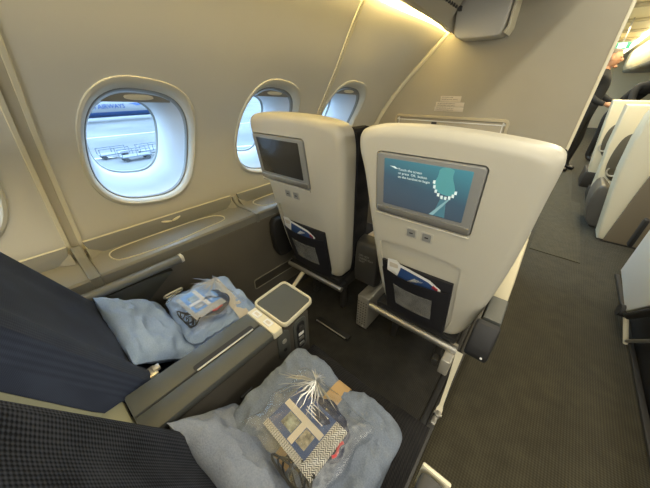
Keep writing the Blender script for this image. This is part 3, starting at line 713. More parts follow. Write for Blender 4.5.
# ------------------------------------------------------------------ near row seats
def near_seat(x0, x1, lab, win):
    xc = (x0 + x1) / 2; t = thing('cabin_seat', lab, 'seat', (xc, .0, 0), 'near row seats')
    BACK = lambda v: .004 - (v - .58) * .40       # front face y at height v
    # bolstered backrest: ring profile across, stacked up
    bm = bmesh.new(); rings = []
    w = (x1 - x0) / 2
    for k in range(22):
        v = .40 + .82 * k / 21; tp = 1 - .10 * max(0, (v - .62)) - (.5 * max(0, v - 1.12) ** 1.2)
        yb = BACK(v); ring = []
        N = 26
        for j in range(N + 1):
            a = j / N * 2 - 1
            bol = .022 * math.exp(-((abs(a) - .80) / .16) ** 2) * (1 if v > .5 else .5)
            edge = .05 * max(0, (abs(a) - .90) / .10) ** 2.2
            ring.append(Vector((xc + a * w * tp, yb + bol - edge + .008 * math.cos(a * 3), v)))
        for j in range(7):
            a = 1 - 2 * j / 6; ring.append(Vector((xc + a * w * tp * .99, yb - .112 - .03 * (1 - abs(a)), v)))
        rings.append(ring)
    loft(bm, rings); obj('backrest', bm, M_seatb if win else M_seatf, t, label='navy fabric backrest with raised side bolsters')
    # cream hard shell behind
    bm = bmesh.new(); rings = []
    for k in range(12):
        v = .30 + .90 * k / 11; yb = BACK(v) - .134 + .09 * max(0, .62 - v); tp = 1 - .10 * max(0, (v - .62))
        rings.append([Vector((xc + a * w * tp * 1.0, yb - .05 + .025 * a * a, v)) for a in [i / 5 - 1 for i in range(11)]] + [Vector((xc - a * w * tp * 1.0, yb + .034, v)) for a in [i / 5 - 1 for i in range(11)]])
    loft(bm, rings); obj('shell', bm, mat('pale_olive_shelf', (.30, .30, .21), .45), t, label='pale olive rear shell')
    bm = nbox(xc - .13, xc + .13, BACK(1.12) - .05, BACK(1.12) + .03, 1.03, 1.19, .03, seg=3); obj('headrest', bm, M_seatd, t)
    bm = bmesh.new()
    def cf(a, b):
        x = x0 + .012 + (x1 - x0 - .024) * a; y = -.05 + .54 * b; e = max(abs(a * 2 - 1) ** 6, max(0, b * 2 - 1) ** 8)
        return Vector((x, y, .462 - .035 * e + .006 * math.sin(a * 9) * (1 - e) - .02 * math.exp(-((a - .5) / .3) ** 2)))
    V = grid(bm, 20, 20, cf)
    r = bmesh.ops.extrude_face_region(bm, geom=bm.faces[:])
    for v in r['geom']:
        if isinstance(v, bmesh.types.BMVert): v.co.z = .345
    obj('seat_cushion', bm, M_seatb if win else M_seatd, t)
    obj('seat_pan', nbox(x0 + .03, x1 - .03, .0, .45, .24, .343, .008), M_dark, t)
    for x in (x0 + .06, x1 - .10):
        for y in (.02, .36): obj('leg', nbox(x, x + .035, y, y + .04, .005, .25, .006), M_dark, t)
    return t
nsw = near_seat(-1.118, -.648, 'navy window seat of the near row, plain fabric lit by the window', True)
nsa = near_seat(-.488, .004, 'navy aisle seat of the near row with diamond knit fabric, lower left corner', False)

# near window-side armrest
bm = bmesh.new(); prism(bm, rrect(-1.163, -1.122, .618, .652, .014, 4), -.30, .322, lambda u, v, w: Vector((u, w, v)), .004, .003, 3); t = obj('armrest', bm, mat('blue_grey_arm_pad', (.20, .21, .22), .35), nsw, label='slim grey armrest')
bm = bmesh.new(); prism(bm, rrect(-1.164, -1.121, .617, .653, .014, 4), .322, .336, lambda u, v, w: Vector((u, w, v)), 0, .006, 3); obj('end_highlight', bm, M_white, t, label='white window highlight painted on the armrest end')  # white tip paints the bright window highlight on the armrest end
bm = bmesh.new(); prism(bm, smooth_poly([(-.25, .61), (.30, .612), (.24, .57), (.14, .50), (.06, .40), (-.25, .38)], 2), -1.16, -1.132, YZ(0, 0), .003, .003, 2); obj('arm_bracket', bm, M_console, t)
# buckle on side panel
bm = bmesh.new(); P = [(-1.090 + v * .7, .235 + u * .85, .515 + v) for u, v in rrect(-.045, .045, -.014, .014, .012, 4)]
tube(bm, P, .0045, 8, closed=True)
tag(obj('belt_buckle', bm, M_white), 'white metal belt loop standing between side panel and folded blanket', 'belt buckle')
bm = nbox(-.715, -.675, .0, .035, .572, .584, .004); box(bm, -.705, -.685, .025, .045, .578, .590, .003)
tag(obj('belt_fitting', bm, M_metal_l), 'small pale seat belt fitting beside the near console and the pillow', 'belt fitting')

# ------------------------------------------------------------------ near centre console
t = thing('centre_console', 'grey console with cocktail tray between the two near seats', 'console', (-.565, .2, .0), 'centre consoles between the seats')
bm = bmesh.new(); prism(bm, smooth_poly([(-.05, .30), (-.05, .596), (.352, .596), (.352, .60), (.492, .592), (.492, .365), (.40, .34)], 0), -.632, -.502, YZ(0, 0), .003, .003, 2); body = obj('console_body', bm, M_console_d, t)
for (xa, xb, nm) in ((-.640, -.5645, 'inner_cover'), (-.5605, -.494, 'outer_cover')):
    bm = nbox(xa, xb, -.055, .325, .592, .618, .006); cv = obj(nm, bm, M_console, t, label='grey top cover')
obj('groove', nbox(-.566, -.559, -.05, .32, .596, .612), M_black, t)
bm = bmesh.new(); prism(bm, rrect(.10, .30, -.584, -.5605, .008, 4), .6182, .6192, lambda u, v, w: Vector((v, u, w))); obj('finger_recess', bm, M_black, t)
bm = nbox(-.5655, -.5595, .105, .295, .6192, .6202, .001); obj('slot_edge', bm, M_metal_l, t)
bm = nbox(-.640, -.494, .325, .362, .590, .620, .004); cp = obj('cream_plate', bm, M_creamp, t, label='cream control plate')
for x in (-.605, -.545):
    bm = bmesh.new(); prism(bm, rrect(x - .017, x + .017, .333, .355, .003, 3), .620, .6225, lambda u, v, w: Vector((u, v, w)), 0, .001, 2); b_ = obj('button', bm, M_white, cp)
    bm = bmesh.new(); prism(bm, rrect(x - .010, x + .010, .339, .349, .002, 3), .6225, .6232, lambda u, v, w: Vector((u, v, w))); obj('button_face', bm, M_beige, b_)
# tray
hx = lambda u, v, w: Vector((u, v, w))
TR = [(-.660, .364), (-.668, .528), (-.500, .524), (-.486, .366)]
def rquad(Q, r=.026, n=5):
    o = []
    for i in range(4):
        p, a, b = Vector(Q[i]), Vector(Q[i - 1]), Vector(Q[(i + 1) % 4]); pa = p + (a - p).normalized() * r; pb = p + (b - p).normalized() * r
        for k in range(n + 1):
            s = k / n; q = pa * (1 - s) ** 2 + p * 2 * s * (1 - s) + pb * s * s; o.append((q.x, q.y))
    return o
o = rquad(TR); q = inset_poly(o, .0085)
bm = bmesh.new()
loft(bm, [[hx(u, v, .606) for u, v in inset_poly(o, .004)], [hx(u, v, .612) for u, v in o], [hx(u, v, .624) for u, v in o], [hx(u, v, .628) for u, v in inset_poly(o, .002)], [hx(u, v, .628) for u, v in inset_poly(o, .006)], [hx(u, v, .620) for u, v in q]], True, True)
tr = obj('cocktail_tray', bm, M_creamp, t, label='cream-rimmed cocktail tray')
bm = bmesh.new(); prism(bm, inset_poly(o, .009), .6202, .6222, hx); obj('tray_mat', bm, M_tray, tr, label='dark grey tray insert')
# end-face controls on the aisle side
fnc = lambda u, v, w: Vector((-.502 + w, u, v))
bm = bmesh.new(); prism(bm, rrect(.338, .392, .462, .588, .022, 5), .0, .005, fnc, 0, .002, 2); c1 = obj('jack_plate', bm, M_console, t)
for zz, rr, mm in ((.545, .010, M_metal_l), (.500, .007, M_black)):
    obj('jack', tube(bmesh.new(), [(-.498, .365, zz), (-.4945, .365, zz)], rr, 14), mm, c1)
bm = bmesh.new(); prism(bm, rrect(.412, .476, .425, .588, .024, 5), .0, .005, fnc, 0, .002, 2); c2 = obj('control_plate', bm, M_console, t)
bm = bmesh.new(); prism(bm, rrect(.424, .464, .44, .575, .018, 5), .005, .0062, fnc); obj('recess', bm, M_black, c2)
obj('control_knob', tube(bmesh.new(), [(-.497, .444, .545), (-.488, .444, .545)], .013, 14), M_dark, c2)
for zz in (.515, .49, .46):
    bm = bmesh.new(); prism(bm, rrect(.431, .457, zz - .008, zz + .008, .004, 3), .006, .0085, fnc, 0, .001, 2); obj('control_button', bm, M_metal if zz != .515 else M_white, c2)
obj('console_foot', nbox(-.60, -.53, .10, .40, .005, .36, .01), M_dark, t)
bm = nbox(-.50, -.490, .17, .215, .40, .47, .004); obj('side_slot', bm, M_black, t)
# grey tray behind the console, between the backrests
bm = bmesh.new(); prism(bm, smooth_poly([(-.655, -.06), (-.50, -.06), (-.50, -.34), (-.655, -.34)], 2), .595, .61, hx, 0, .003, 2)
t2 = thing('stowage_shelf', 'cream shelf between the two near backrests behind the console', 'shelf', (-.57, -.2, .55)); obj('shelf_top', nbox(-.650, -.500, -.42, -.06, .58, .600, .006), mat('pale_olive_shelf', (.42, .42, .30), .45), t2)
obj('shelf_pull', nbox(-.60, -.55, -.13, -.115, .600, .606, .002), M_beige, t2)

# near aisle armrest (front end)
bm = bmesh.new(); prism(bm, smooth_poly([(-.35, .61), (.28, .616), (.304, .612), (.306, .50), (.25, .42), (-.35, .42)], 1), .010, .062, YZ(0, 0), .010, .010, 3); t = obj('armrest', bm, M_dark, nsa)
bm = bmesh.new(); prism(bm, [(.305, .618), (.311, .619), (.316, .610), (.316, .50), (.305, .50)], .007, .065, YZ(0, 0), .003, .003, 2); obj('end_rim', bm, M_creamp, t, label='cream front rim')
obj('arm_post', nbox(.02, .055, -.1, .1, .0, .43, .01), M_dark, t)

# ------------------------------------------------------------------ soft goods
def pillow_mesh(M, a, b, th, seed=0, pinch=.10, wr=.010, n=34):
    bm = bmesh.new(); top = []; 
    for sgn in (1, -1):
        def f(s, q):
            u, v = s * 2 - 1, q * 2 - 1
            pu = u * (1 - pinch * (1 - v * v) * 0 - pinch * abs(u) ** 3 * (1 - v * v)); pv = v * (1 - pinch * abs(v) ** 3 * (1 - u * u))
            h = (max(0, 1 - u ** 4) * max(0, 1 - v ** 4)) ** .55
            nz = noise.noise(Vector((u * 2.2 + seed, v * 2.2, seed * 3.1 + sgn)))
            n2 = noise.noise(Vector((u * 6 + seed, v * 4 + sgn * 4, seed)))
            rd = abs(noise.noise(Vector((u * 3.2 + v * 1.5 + seed, v * 3 - u, 5.5 + seed))))
            z = sgn * (th / 2 * h + h * wr * (nz * 1.8 + n2 * .7 - 2.2 * rd))
            return M @ Vector((pu * a, pv * b, z))
        grid(bm, n, n, f)
    bmesh.ops.remove_doubles(bm, verts=bm.verts, dist=.0008); return bm
def block_mesh(M, a, b, th, seed=0, wr=.008, n=40, pinchx=0.0, e=6, layers=3):
    """soft folded stack; pinchx squeezes the middle (band)"""
    bm = bmesh.new(); bmesh.ops.create_cube(bm, size=2)
    bmesh.ops.subdivide_edges(bm, edges=bm.edges[:], cuts=n, use_grid_fill=True)
    for v in bm.verts:
        p = v.co.copy(); L = (abs(p.x) ** e + abs(p.y) ** e + abs(p.z) ** 4) ** (1 / 5.0); L = max(L, .6)
        q = Vector((p.x / max(1, (abs(p.x) ** e + abs(p.y) ** e + abs(p.z) ** e) ** (1 / e)), p.y / max(1, (abs(p.x) ** e + abs(p.y) ** e + abs(p.z) ** e) ** (1 / e)), p.z / max(1, (abs(p.x) ** e + abs(p.y) ** e + abs(p.z) ** e) ** (1 / e))))
        pn = 1 - pinchx * math.exp(-(q.x / .20) ** 2)
        side = max(abs(q.x), abs(q.y)); fold = 0.018 * math.cos(q.z * PI * layers) * (side > .8)
        n1 = noise.noise(Vector((q.x * 2.3 + seed, q.y * 2.0, q.z + seed))); n2 = abs(noise.noise(Vector((q.x * 4.5 + seed, q.y * 4.0 + q.x * 2, q.z * 1.5 + seed * 2))))
        x = q.x * a * (1 + fold + .05 * n1); y = q.y * b * (1 - .35 * (1 - pn)) * (1 + fold + .05 * n1)
        z = q.z * th / 2 * pn * (1 - .18 * (q.x ** 4 + q.y ** 4) / 2) + wr * (n1 * 1.6 - n2 * 2.0) * (1 if q.z > 0 else .2) 
        v.co = M @ Vector((x, y, z))
    return bm
# aisle-seat pillow
M = xf((-.335, .085, .520), (1, .10, -.05), (0, .64, -.76))
tag(obj('pillow', pillow_mesh(M, .168, .120, .10, 3, pinch=.10), weave('pale_striped_pillow_cloth', (0.20, 0.23, 0.30), (0.28, 0.315, 0.39), scale=900, tri=True, bump=.3)), 'pale grey-blue striped pillow at the bottom of the near aisle seat', 'pillow')
M = xf((-.900, .082, .562), (1, .0, -.06), (.0, .70, -.70))
pw = tag(obj('pillow', pillow_mesh(M, .195, .122, .09, 9, pinch=.08), M_daylit_cloth), 'pillow with blue daylight in its colour leaning on the near window seat', 'pillow')
# blankets
M = xf((-.880, .298, .508), (1, -.10, .0), (.10, 1, 0))
bw = tag(obj('blanket', block_mesh(M, .155, .132, .085, 4, pinchx=0.0, e=9), M_daylit_cloth), 'folded blanket with blue daylight in its colour on the near window seat', 'blanket')
bb = nbox(-.825, -.785, .19, .455, .480, .5, .002)
bm = bmesh.new(); rings = []
for y in (.345, .388):
    rings.append([Vector((-.868 + .158 * u, y + .016 * u * -1, .508 + .043 * v)) for u, v in sup(1, 1, 5, 40)])
loft(bm, rings, False, False); obj('paper_band', bm, mat('pale_band', (.55, .50, .42), .6), bw, label='pale paper band')
M = xf((-.245, .245, .516), (1, -.02, .0), (.02, 1, 0))
ba = tag(obj('blanket', block_mesh(M, .190, .145, .105, 11, pinchx=.26, n=44, wr=.009, e=10), M_blanket), 'grey-blue folded blanket with tan paper band on the near aisle seat', 'blanket')
bm = bmesh.new(); rings = []
for x in (-.022, .022):
    rings.append([M @ Vector((x, .135 * u, .0405 * v + .002)) for u, v in sup(1, 1, 5, 40)])
loft(bm, rings, False, False); obj('paper_band', bm, M_tan, ba, label='tan paper band')
# headset kits in clear bags
def zigzag(name, c1, c2, n=22):
    m = bpy.data.materials.new(name); m.use_nodes = True; nt = m.node_tree; b = nt.nodes['Principled BSDF']; b.inputs['Roughness'].default_value = .5
    tc = nt.nodes.new('ShaderNodeTexCoord'); sp = nt.nodes.new('ShaderNodeSeparateXYZ'); nt.links.new(tc.outputs['UV'], sp.inputs[0])
    X, Y, _ = sp.outputs
    tri = math_n(nt, 'ABSOLUTE', math_n(nt, 'SUBTRACT', math_n(nt, 'FRACT', math_n(nt, 'MULTIPLY', Y, 3.0)), .5))
    s = math_n(nt, 'GREATER_THAN', math_n(nt, 'SINE', math_n(nt, 'MULTIPLY', math_n(nt, 'ADD', X, math_n(nt, 'MULTIPLY', tri, .12)), n * 6.283)), 0.0)
    mx = nt.nodes.new('ShaderNodeMix'); mx.data_type = 'RGBA'; nt.links.new(s, mx.inputs[0]); mx.inputs[6].default_value = (*c1, 1); mx.inputs[7].default_value = (*c2, 1)
    nt.links.new(mx.outputs[2], b.inputs['Base Color']); return m
M_zig = zigzag('herringbone_print', (.03, .03, .035), (.70, .68, .62))
def card_piece(name, M, u0, u1, v0, v1, w, m, parent, h=.0006):
    bm = nbox(u0, u1, v0, v1, w, w + h); bmesh.ops.transform(bm, matrix=M, verts=bm.verts)
    uv = bm.loops.layers.uv.new('UVMap'); Mi = M.inverted()
    for f in bm.faces:
        for l in f.loops:
            c = Mi @ l.vert.co; l[uv].uv = ((c.x - u0) / (u1 - u0), (c.y - v0) / (v1 - v0)) if (u1 - u0) > (v1 - v0) else ((c.y - v0) / (v1 - v0), (c.x - u0) / (u1 - u0))
    return obj(name, bm, m, parent, smooth=False)
def kit(M, lab, loc, seed, blue, s=1.0):
    t = thing('headset_kit', lab, 'headset bag', loc, 'headset kits in clear bags')
    bm = bmesh.new(); bmesh.ops.create_icosphere(bm, subdivisions=4, radius=1)
    for v in bm.verts:
        n_ = noise.noise(v.co * 2.2 + Vector((seed, 0, 0)))
        v.co = M @ Vector((.020 * s + v.co.x * .078 * s * (1 + .2 * n_), .030 * s + v.co.y * .064 * s * (1 + .2 * n_), .000 + v.co.z * .014 * (1 + .4 * n_)))
    obj('navy_pouch', bm, M_navy, t, label='dark navy soft pouch')
    C = lambda n, u0, u1, v0, v1, w, m, par, h=.0006: card_piece(n, M, u0 * s, u1 * s, v0 * s, v1 * s, w, m, par, h)
    c = C('card', -.080, .048, -.046, .062, .014, blue, t); c['label'] = 'blue printed card'
    C('card_stripe', -.078, .046, .004, .020, .0148, M_beige, c)
    C('card_stripe', -.012, .004, -.044, .004, .0148, M_beige, c)
    C('card_picture', -.052, -.014, -.030, .002, .0148, mat('photo_print', (.22, .24, .20), .4, var=.8, vscale=60), c)
    C('card_picture', .006, .034, -.034, .002, .0148, mat('photo_print_warm', (.30, .27, .20), .4, var=.8, vscale=70), c)
    C('herringbone_strip', .048, .084, -.062, .062, .0146, M_zig, c)
    C('herringbone_strip', -.080, .048, -.062, -.046, .0146, M_zig, c)
    for r in range(4):
        C('print_line', -.030 + .004 * (r % 2), .030 - .006 * (r % 3), .051 - r * .007, .0532 - r * .007, .0148, M_white, c)
    bm = bmesh.new()
    for k in range(5):
        P = [M @ Vector((s * (.050 + .040 * math.cos(a + k) + .006 * k * math.sin(2 * a)), s * (-.070 + .022 * math.sin(a)), .004 + .005 * math.sin(3 * a + k) + .002 * k)) for a in [2 * PI * j / 22 for j in range(22)]]
        tube(bm, P, .0024, 6, closed=True)
    obj('headset_cable', bm, M_lwire, t, label='coiled black cable')
    bm = bmesh.new(); tube(bm, [M @ Vector((s * (.088 + .004 * math.sin(j * 1.3)), s * (.0 + j * .008), .014 + .003 * math.cos(j))) for j in range(6)], .0035, 6); obj('red_tab', bm, M_red, t, label='red tag')
    bm = bmesh.new()
    def f(a, b):
        u, v = a * 2 - 1, b * 2 - 1; h = (max(0, 1 - u ** 4) * max(0, 1 - v ** 4)) ** .4
        w = 1 + .05 * math.sin(7 * v + seed) * abs(u) ** 3
        z = -.004 + .023 * h + .0035 * abs(noise.noise(Vector((u * 9 + seed, v * 6, 2)))) + .0035 * abs(noise.noise(Vector((u * 4 - v * 5 + seed, v * 3, 7)))) + (1 - h) * .006 * math.sin(8 * (u - v) + seed)
        return M @ Vector((u * .122 * s * w, .012 * s + v * .108 * s, z))
    grid(bm, 60, 60, f)
    obj('clear_film', bm, M_plastic, t, label='clear crinkled plastic film')
    bm = bmesh.new(); g = Vector((-.055 * s, .098 * s, .026))
    rr = random.Random(int(seed * 10))
    for k in range(22):
        a = -2.75 + 2.6 * k / 21 + rr.uniform(-.08, .08); L_ = rr.uniform(.045, .115) * s; z1 = .021
        P = []
        for j in range(6):
            q = j / 5; P.append(M @ (g + Vector((math.cos(a) * L_ * q + .003 * math.sin(j * 2.1 + k), math.sin(a) * L_ * q, (z1 - .026) * q + .004 * math.sin(k * 2.3 + j * 1.3) * q))))
        tube(bm, P, [.0008, .0016, .0018, .0015, .0012, .0004], 5)
    for k in range(9):
        a = .1 + 2.6 * k / 8; L_ = rr.uniform(.02, .035) * s
        tube(bm, [M @ (g + Vector((math.cos(a) * L_ * q, math.sin(a) * L_ * q * .8, .010 * math.sin(q * 2.5)))) for q in (0, .3, .6, 1)], [.0012, .0018, .0016, .0008], 5)
    obj('film_crinkle', bm, MATS['film_ridge'], t, label='gathered neck of the clear bag')
    return t
glass_mat('film_ridge', (.97, .96, .92), .40, .30)
K1 = xf((-.238, .200, .588), (1.0, -.05, .0), (.05, 1, .0))
kit(K1, 'clear bag with navy card and herringbone strip on the grey-blue blanket', (-.24, .20, .56), 2.0, M_navyp, 1.0)
K2 = xf((-.860, .262, .574), (1, .03, .0), (-.03, 1, .0))
kit(K2, 'clear bag with pale blue card on the daylight-tinted blanket by the window', (-.85, .245, .55), 6.0, mat('sky_blue_print', (.10, .25, .60), .4), .98)

# ------------------------------------------------------------------ right side of the aisle
t = thing('cabin_seat', 'centre-section seat at the right edge with white side panel and black bottom bar', 'seat', (.85, 2.0, 0))
bm = bmesh.new(); prism(bm, [(1.75, .372), (1.93, .185), (2.385, .222), (2.39, .80), (1.4, .80), (1.4, .50)], .62, .66, YZ(0, 0), .008, .004, 3); obj('side_panel', bm, mat('white_side_panel', (.78, .80, .77), .4), t, label='white side panel')
bm = bmesh.new(); tube(bm, [(.635, 1.45, .44), (.635, 1.72, .365), (.635, 1.90, .185), (.635, 1.97, .17)], .020, 10); obj('bottom_bar', bm, M_black, t)
bm = bmesh.new(); tube(bm, [(.60, 1.955, .175), (.66, 1.955, .175)], .036, 16); obj('pivot', bm, M_black, t)
bm = bmesh.new(); tube(bm, [(.634, 1.95, .17), (.70, 1.90, .001)], .012, 8); obj('leg', bm, M_creamp, t)
bm = bmesh.new(); tube(bm, [(.695, 1.90, .02), (.69, 1.66, .25)], .010, 8); obj('strut', bm, M_metal, t)
obj('seat_cushion', nbox(.665, 1.13, 1.5, 2.36, .32, .47, .03), M_seatd, t); bm = bmesh.new(); prism(bm, smooth_poly([(1.50, .42), (1.62, .46), (1.50, .80), (1.40, 1.18), (1.28, 1.18), (1.36, .70), (1.38, .42)], 2), .69, 1.12, YZ(0, 0), .03, .03, 4); obj('backrest', bm, M_seatd, t)
obj('seat_base', nbox(.735, 1.10, .85, 2.3, .0, .26, .01), M_black, t)
obj('floor_skirt', nbox(.705, .73, 1.02, 2.75, .0, .018, .004), M_dark, t)

def far_seat(y, lab, cream, brown=None, oval=None, dark_base=None):
    t = thing('cabin_seat', lab, 'seat', (.9, y, 0), 'centre-section seats beyond the aisle')
    fn = lambda u, v, w: Vector((u, y + w, v))
    bm = bmesh.new(); prism(bm, cream, 0, .26, fn, .02, .02, 3); obj('shell', bm, M_farwhite, t, label='cream shell')
    if brown: bm = bmesh.new(); prism(bm, brown, -.02, .01, fn, .006, 0, 2); obj('back_panel', bm, M_brown, t, label='brown back panel')
    if oval:
        bm = bmesh.new(); prism(bm, smooth_poly(oval, 2), -.006, .008, fn, .004, 0, 2); p = obj('side_recess', bm, M_brown if False else mat('dark_olive', (.10, .09, .065), .5), t, label='dark rounded recess')
        bm = bmesh.new(); cx = sum(p_[0] for p_ in oval) / len(oval); cz = min(p_[1] for p_ in oval)
        tube(bm, [fn(cx - .02 + .05 * math.cos(a), cz + .13 + .055 * math.sin(a), -.012) for a in [PI * (.8 + 1.1 * k / 12) for k in range(13)]], .009, 8); obj('chrome_handle', bm, M_metal_l, p, label='chrome handle')
    obj('base', nbox(dark_base[0], dark_base[1], y - .02, y + .5, .0, dark_base[2], .01), mat('dark_seat_base', (.035, .03, .024), .7), t)
    obj('seat_cushion', nbox(dark_base[0] + .05, dark_base[1], y + .26, y + .75, .3, .46, .03), M_seatd, t)
    return t
far_seat(3.42, 'nearest cream-edged seat of the centre section with brown back panel', [(.50, 1.09), (.494, .90), (.510, .64), (.541, .44), (.580, .20), (.612, .012), (1.25, .012), (1.25, 1.30), (.56, 1.30)],
         brown=[(.694, .64), (.680, .45), (.656, .015), (1.2, .015), (1.2, .95), (.74, .95)], dark_base=(.64, 1.2, .012))
far_seat(4.6, 'middle cream seat of the centre section with dark oval recess', [(.462, 1.12), (.472, .93), (.480, .69), (.510, .47), (.540, .16), (.60, .12), (1.1, .10), (1.1, 1.12)],
         oval=[(.78, .87), (.68, .86), (.575, .82), (.545, .66), (.547, .48), (.584, .36), (.68, .29), (.80, .33)], dark_base=(.545, 1.1, .12))
far_seat(5.4, 'farthest cream seat of the centre section beside the standing man', [(.392, 1.135), (.420, .85), (.465, .45), (.50, .20), (1.0, .05), (1.0, 1.135)],
         oval=[(.62, .90), (.537, .88), (.478, .78), (.482, .59), (.54, .45), (.62, .44)], dark_base=(.47, 1.0, .22))
bm = bmesh.new(); prism(bm, smooth_poly([(.515, .02), (.455, .26), (.465, .40), (.50, .46), (.56, .42), (.66, .30), (.66, .02)], 1), 3.70, 4.10, lambda u, v, w: Vector((u, w, v)), .02, .02, 3)
tag(obj('footrest_pod', bm, mat('smoky_grey_pod', (.11, .10, .085), .35)), 'smoky grey rounded pod on the floor between the nearest and middle cream seats', 'seat pod')
bm = nbox(.70, .73, 2.88, 2.95, .20, .44, .014); tag(obj('seat_handset_holder', bm, M_black), 'black upright block between the white side panel and brown back panel', 'holder')

# overhead bins over the centre section
for k in range(4):
    y = 5.4 + k * 1.6; t = thing('overhead_bin', ['nearest', 'second', 'third', 'farthest'][k] + ' cream overhead bin above the centre seats at the upper right', 'overhead bin', (1.1, y + .8, 1.6), 'overhead bins above the centre section')
    bm = bmesh.new(); prism(bm, smooth_poly([(.74, 1.66), (.70, 1.76), (.72, 2.13), (1.6, 2.13), (1.6, 1.64), (.80, 1.63)], 1), y + .01, y + 1.58, lambda u, v, w: Vector((u, w, v)), .02, .02, 2); obj('bin_body', bm, M_farwhite, t)
    bm = bmesh.new(); prism(bm, smooth_poly([(.72, 1.64), (.78, 1.665), (1.55, 1.66), (1.55, 1.60), (.80, 1.58)], 1), y + .03, y + 1.56, lambda u, v, w: Vector((u, w, v)), .01, .01, 2); obj('bin_underside', bm, M_grey, t, label='grey underside')
# exit sign
t = thing('exit_sign', 'small green and white exit sign hanging over the far aisle', 'exit sign', (.29, 7.0, 1.80))
obj('sign_box', nbox(.19, .39, 7.0, 7.03, 1.80, 1.89, .006), mat('sign_green', (.02, .22, .12), .5, emit=.5, ecol=(.02, .30, .18)), t)
obj('sign_face', nbox(.245, .345, 6.996, 7.0, 1.812, 1.878, .001), mat('sign_white', (.8, .95, .95), .5, emit=1.0, ecol=(.7, .95, 1)), t)
text('EXIT', .045, Matrix.Translation((.252, 6.995, 1.828)) @ Matrix.Rotation(PI / 2, 4, 'X'), mat('sign_green_text', (.0, .25, .15), .5), 'sign_text', t)
obj('hanger', nbox(.28, .30, 7.01, 7.02, 1.885, 2.2, .002), M_metal, t)
wd = thing('galley_unit', 'cream galley wall at the far end of the aisle', 'galley wall', (.3, 9.5, 0))
obj('galley_body', nbox(-.9, .14, 8.8, 9.6, 0.001, 2.14, .01), M_farwhite, wd); obj('galley_door', nbox(-.6, .1, 8.785, 8.80, .1, 1.95, .006), M_ledge, wd)

# ------------------------------------------------------------------ people
def skin_mesh(name, joints, edges, mat_, parent=None, sub=2, root=0):
    me = bpy.data.meshes.new(name); me.from_pydata([j[0] for j in joints], edges, []); me.materials.append(mat_)
    o = bpy.data.objects.new(name, me); COL.objects.link(o)
    md = o.modifiers.new('skin', 'SKIN'); md.use_smooth_shade = True
    for i, j in enumerate(joints):
        r = j[1]; me.skin_vertices[0].data[i].radius = r if isinstance(r, tuple) else (r, r); me.skin_vertices[0].data[i].use_root = (i == root)
    s = o.modifiers.new('sub', 'SUBSURF'); s.levels = sub; s.render_levels = sub
    bpy.context.view_layer.update()
    m2 = bpy.data.meshes.new_from_object(o.evaluated_get(bpy.context.evaluated_depsgraph_get())); bpy.data.objects.remove(o)
    bm = bmesh.new(); bm.from_mesh(m2); bpy.data.meshes.remove(m2)
    return bm
def rig(P0, face, jj, edges):
    """local joints: x = sideways, y = forward (facing)"""
    f = Vector((face[0], face[1], 0)).normalized(); s = Vector((f.y, -f.x, 0))
    return [((P0 + s * x + f * y + Vector((0, 0, z))), r) for (x, y, z, r) in jj], edges
def head(P, face, nod, hair, name_parent, tilt=0):
    f = Vector((face[0], face[1], nod)).normalized(); s = Vector((f.y, -f.x, 0)).normalized(); u = s.cross(f)
    mk = lambda x, y, z: P + s * x + f * y + u * z
    bm = bmesh.new(); bmesh.ops.create_uvsphere(bm, u_segments=24, v_segments=18, radius=1)
    for v in bm.verts:
        c = v.co.copy(); jaw = 1 - .30 * max(0, -c.z) ** 1.3
        x, y, z = c.x * .074 * jaw, c.y * .094, c.z * .118
        if c.z < 0 and c.y > 0: y *= 1 - .08 * -c.z
        if c.y > .6 and -.25 < c.z < .12 and abs(c.x) < .3: y += .012
        v.co = mk(x, y, z)
    # nose, ears, brow, lips
    for (x, y, z, rx, ry, rz) in ((0, .102, -.010, .012, .018, .024), (-.074, .0, .0, .010, .020, .030), (.074, 0, 0, .010, .020, .030), (0, .090, -.052, .024, .010, .008), (-.028, .085, .028, .020, .010, .006), (.028, .085, .028, .020, .010, .006), (0, .070, -.095, .030, .025, .020)):
        r = bmesh.ops.create_uvsphere(bm, u_segments=10, v_segments=8, radius=1)
        for v in r['verts']: c = v.co.copy(); v.co = mk(x + c.x * rx, y + c.y * ry, z + c.z * rz)
    return bm, mk
def person(P0, face, lab, jacket, trouser, J, E, hp, hface, nod, loc):
    t = thing('person', lab, 'person', loc)
    js, es = rig(P0, face, J, E)
    body = obj('body', skin_mesh('body', js, es, M_skin), jacket, t)
    return t, body
# standing man: joints pelvis.. (x side, y fwd, z)
P0 = Vector((.19, 6.35, 0))
MF = (.85, -.25)
J = [(0, 0, .95, (.15, .105)), (0, .0, 1.12, (.14, .10)), (0, .01, 1.32, (.17, .11)), (0, .0, 1.44, (.12, .08)), (0, .02, 1.52, .052), (0, .03, 1.60, .05),
     (.19, 0, 1.42, .062), (.24, -.02, 1.20, .050), (.20, .16, 1.08, .042), (.17, .25, 1.06, .030),
     (-.19, 0, 1.42, .062), (-.24, .0, 1.20, .050), (-.20, .18, 1.10, .042), (-.16, .27, 1.09, .030),
     (.10, .01, .84, .095), (.11, .02, .50, .065), (.11, -.01, .12, .050), (.11, .03, .055, .045), (.11, .15, .04, .035),
     (-.10, .0, .84, .095), (-.11, .05, .50, .065), (-.11, .02, .12, .050), (-.11, .06, .055, .045), (-.11, .18, .04, .035)]
E_ = [(0, 1), (1, 2), (2, 3), (3, 4), (4, 5), (3, 6), (6, 7), (7, 8), (8, 9), (3, 10), (10, 11), (11, 12), (12, 13), (0, 14), (14, 15), (15, 16), (16, 17), (17, 18), (0, 19), (19, 20), (20, 21), (21, 22), (22, 23)]
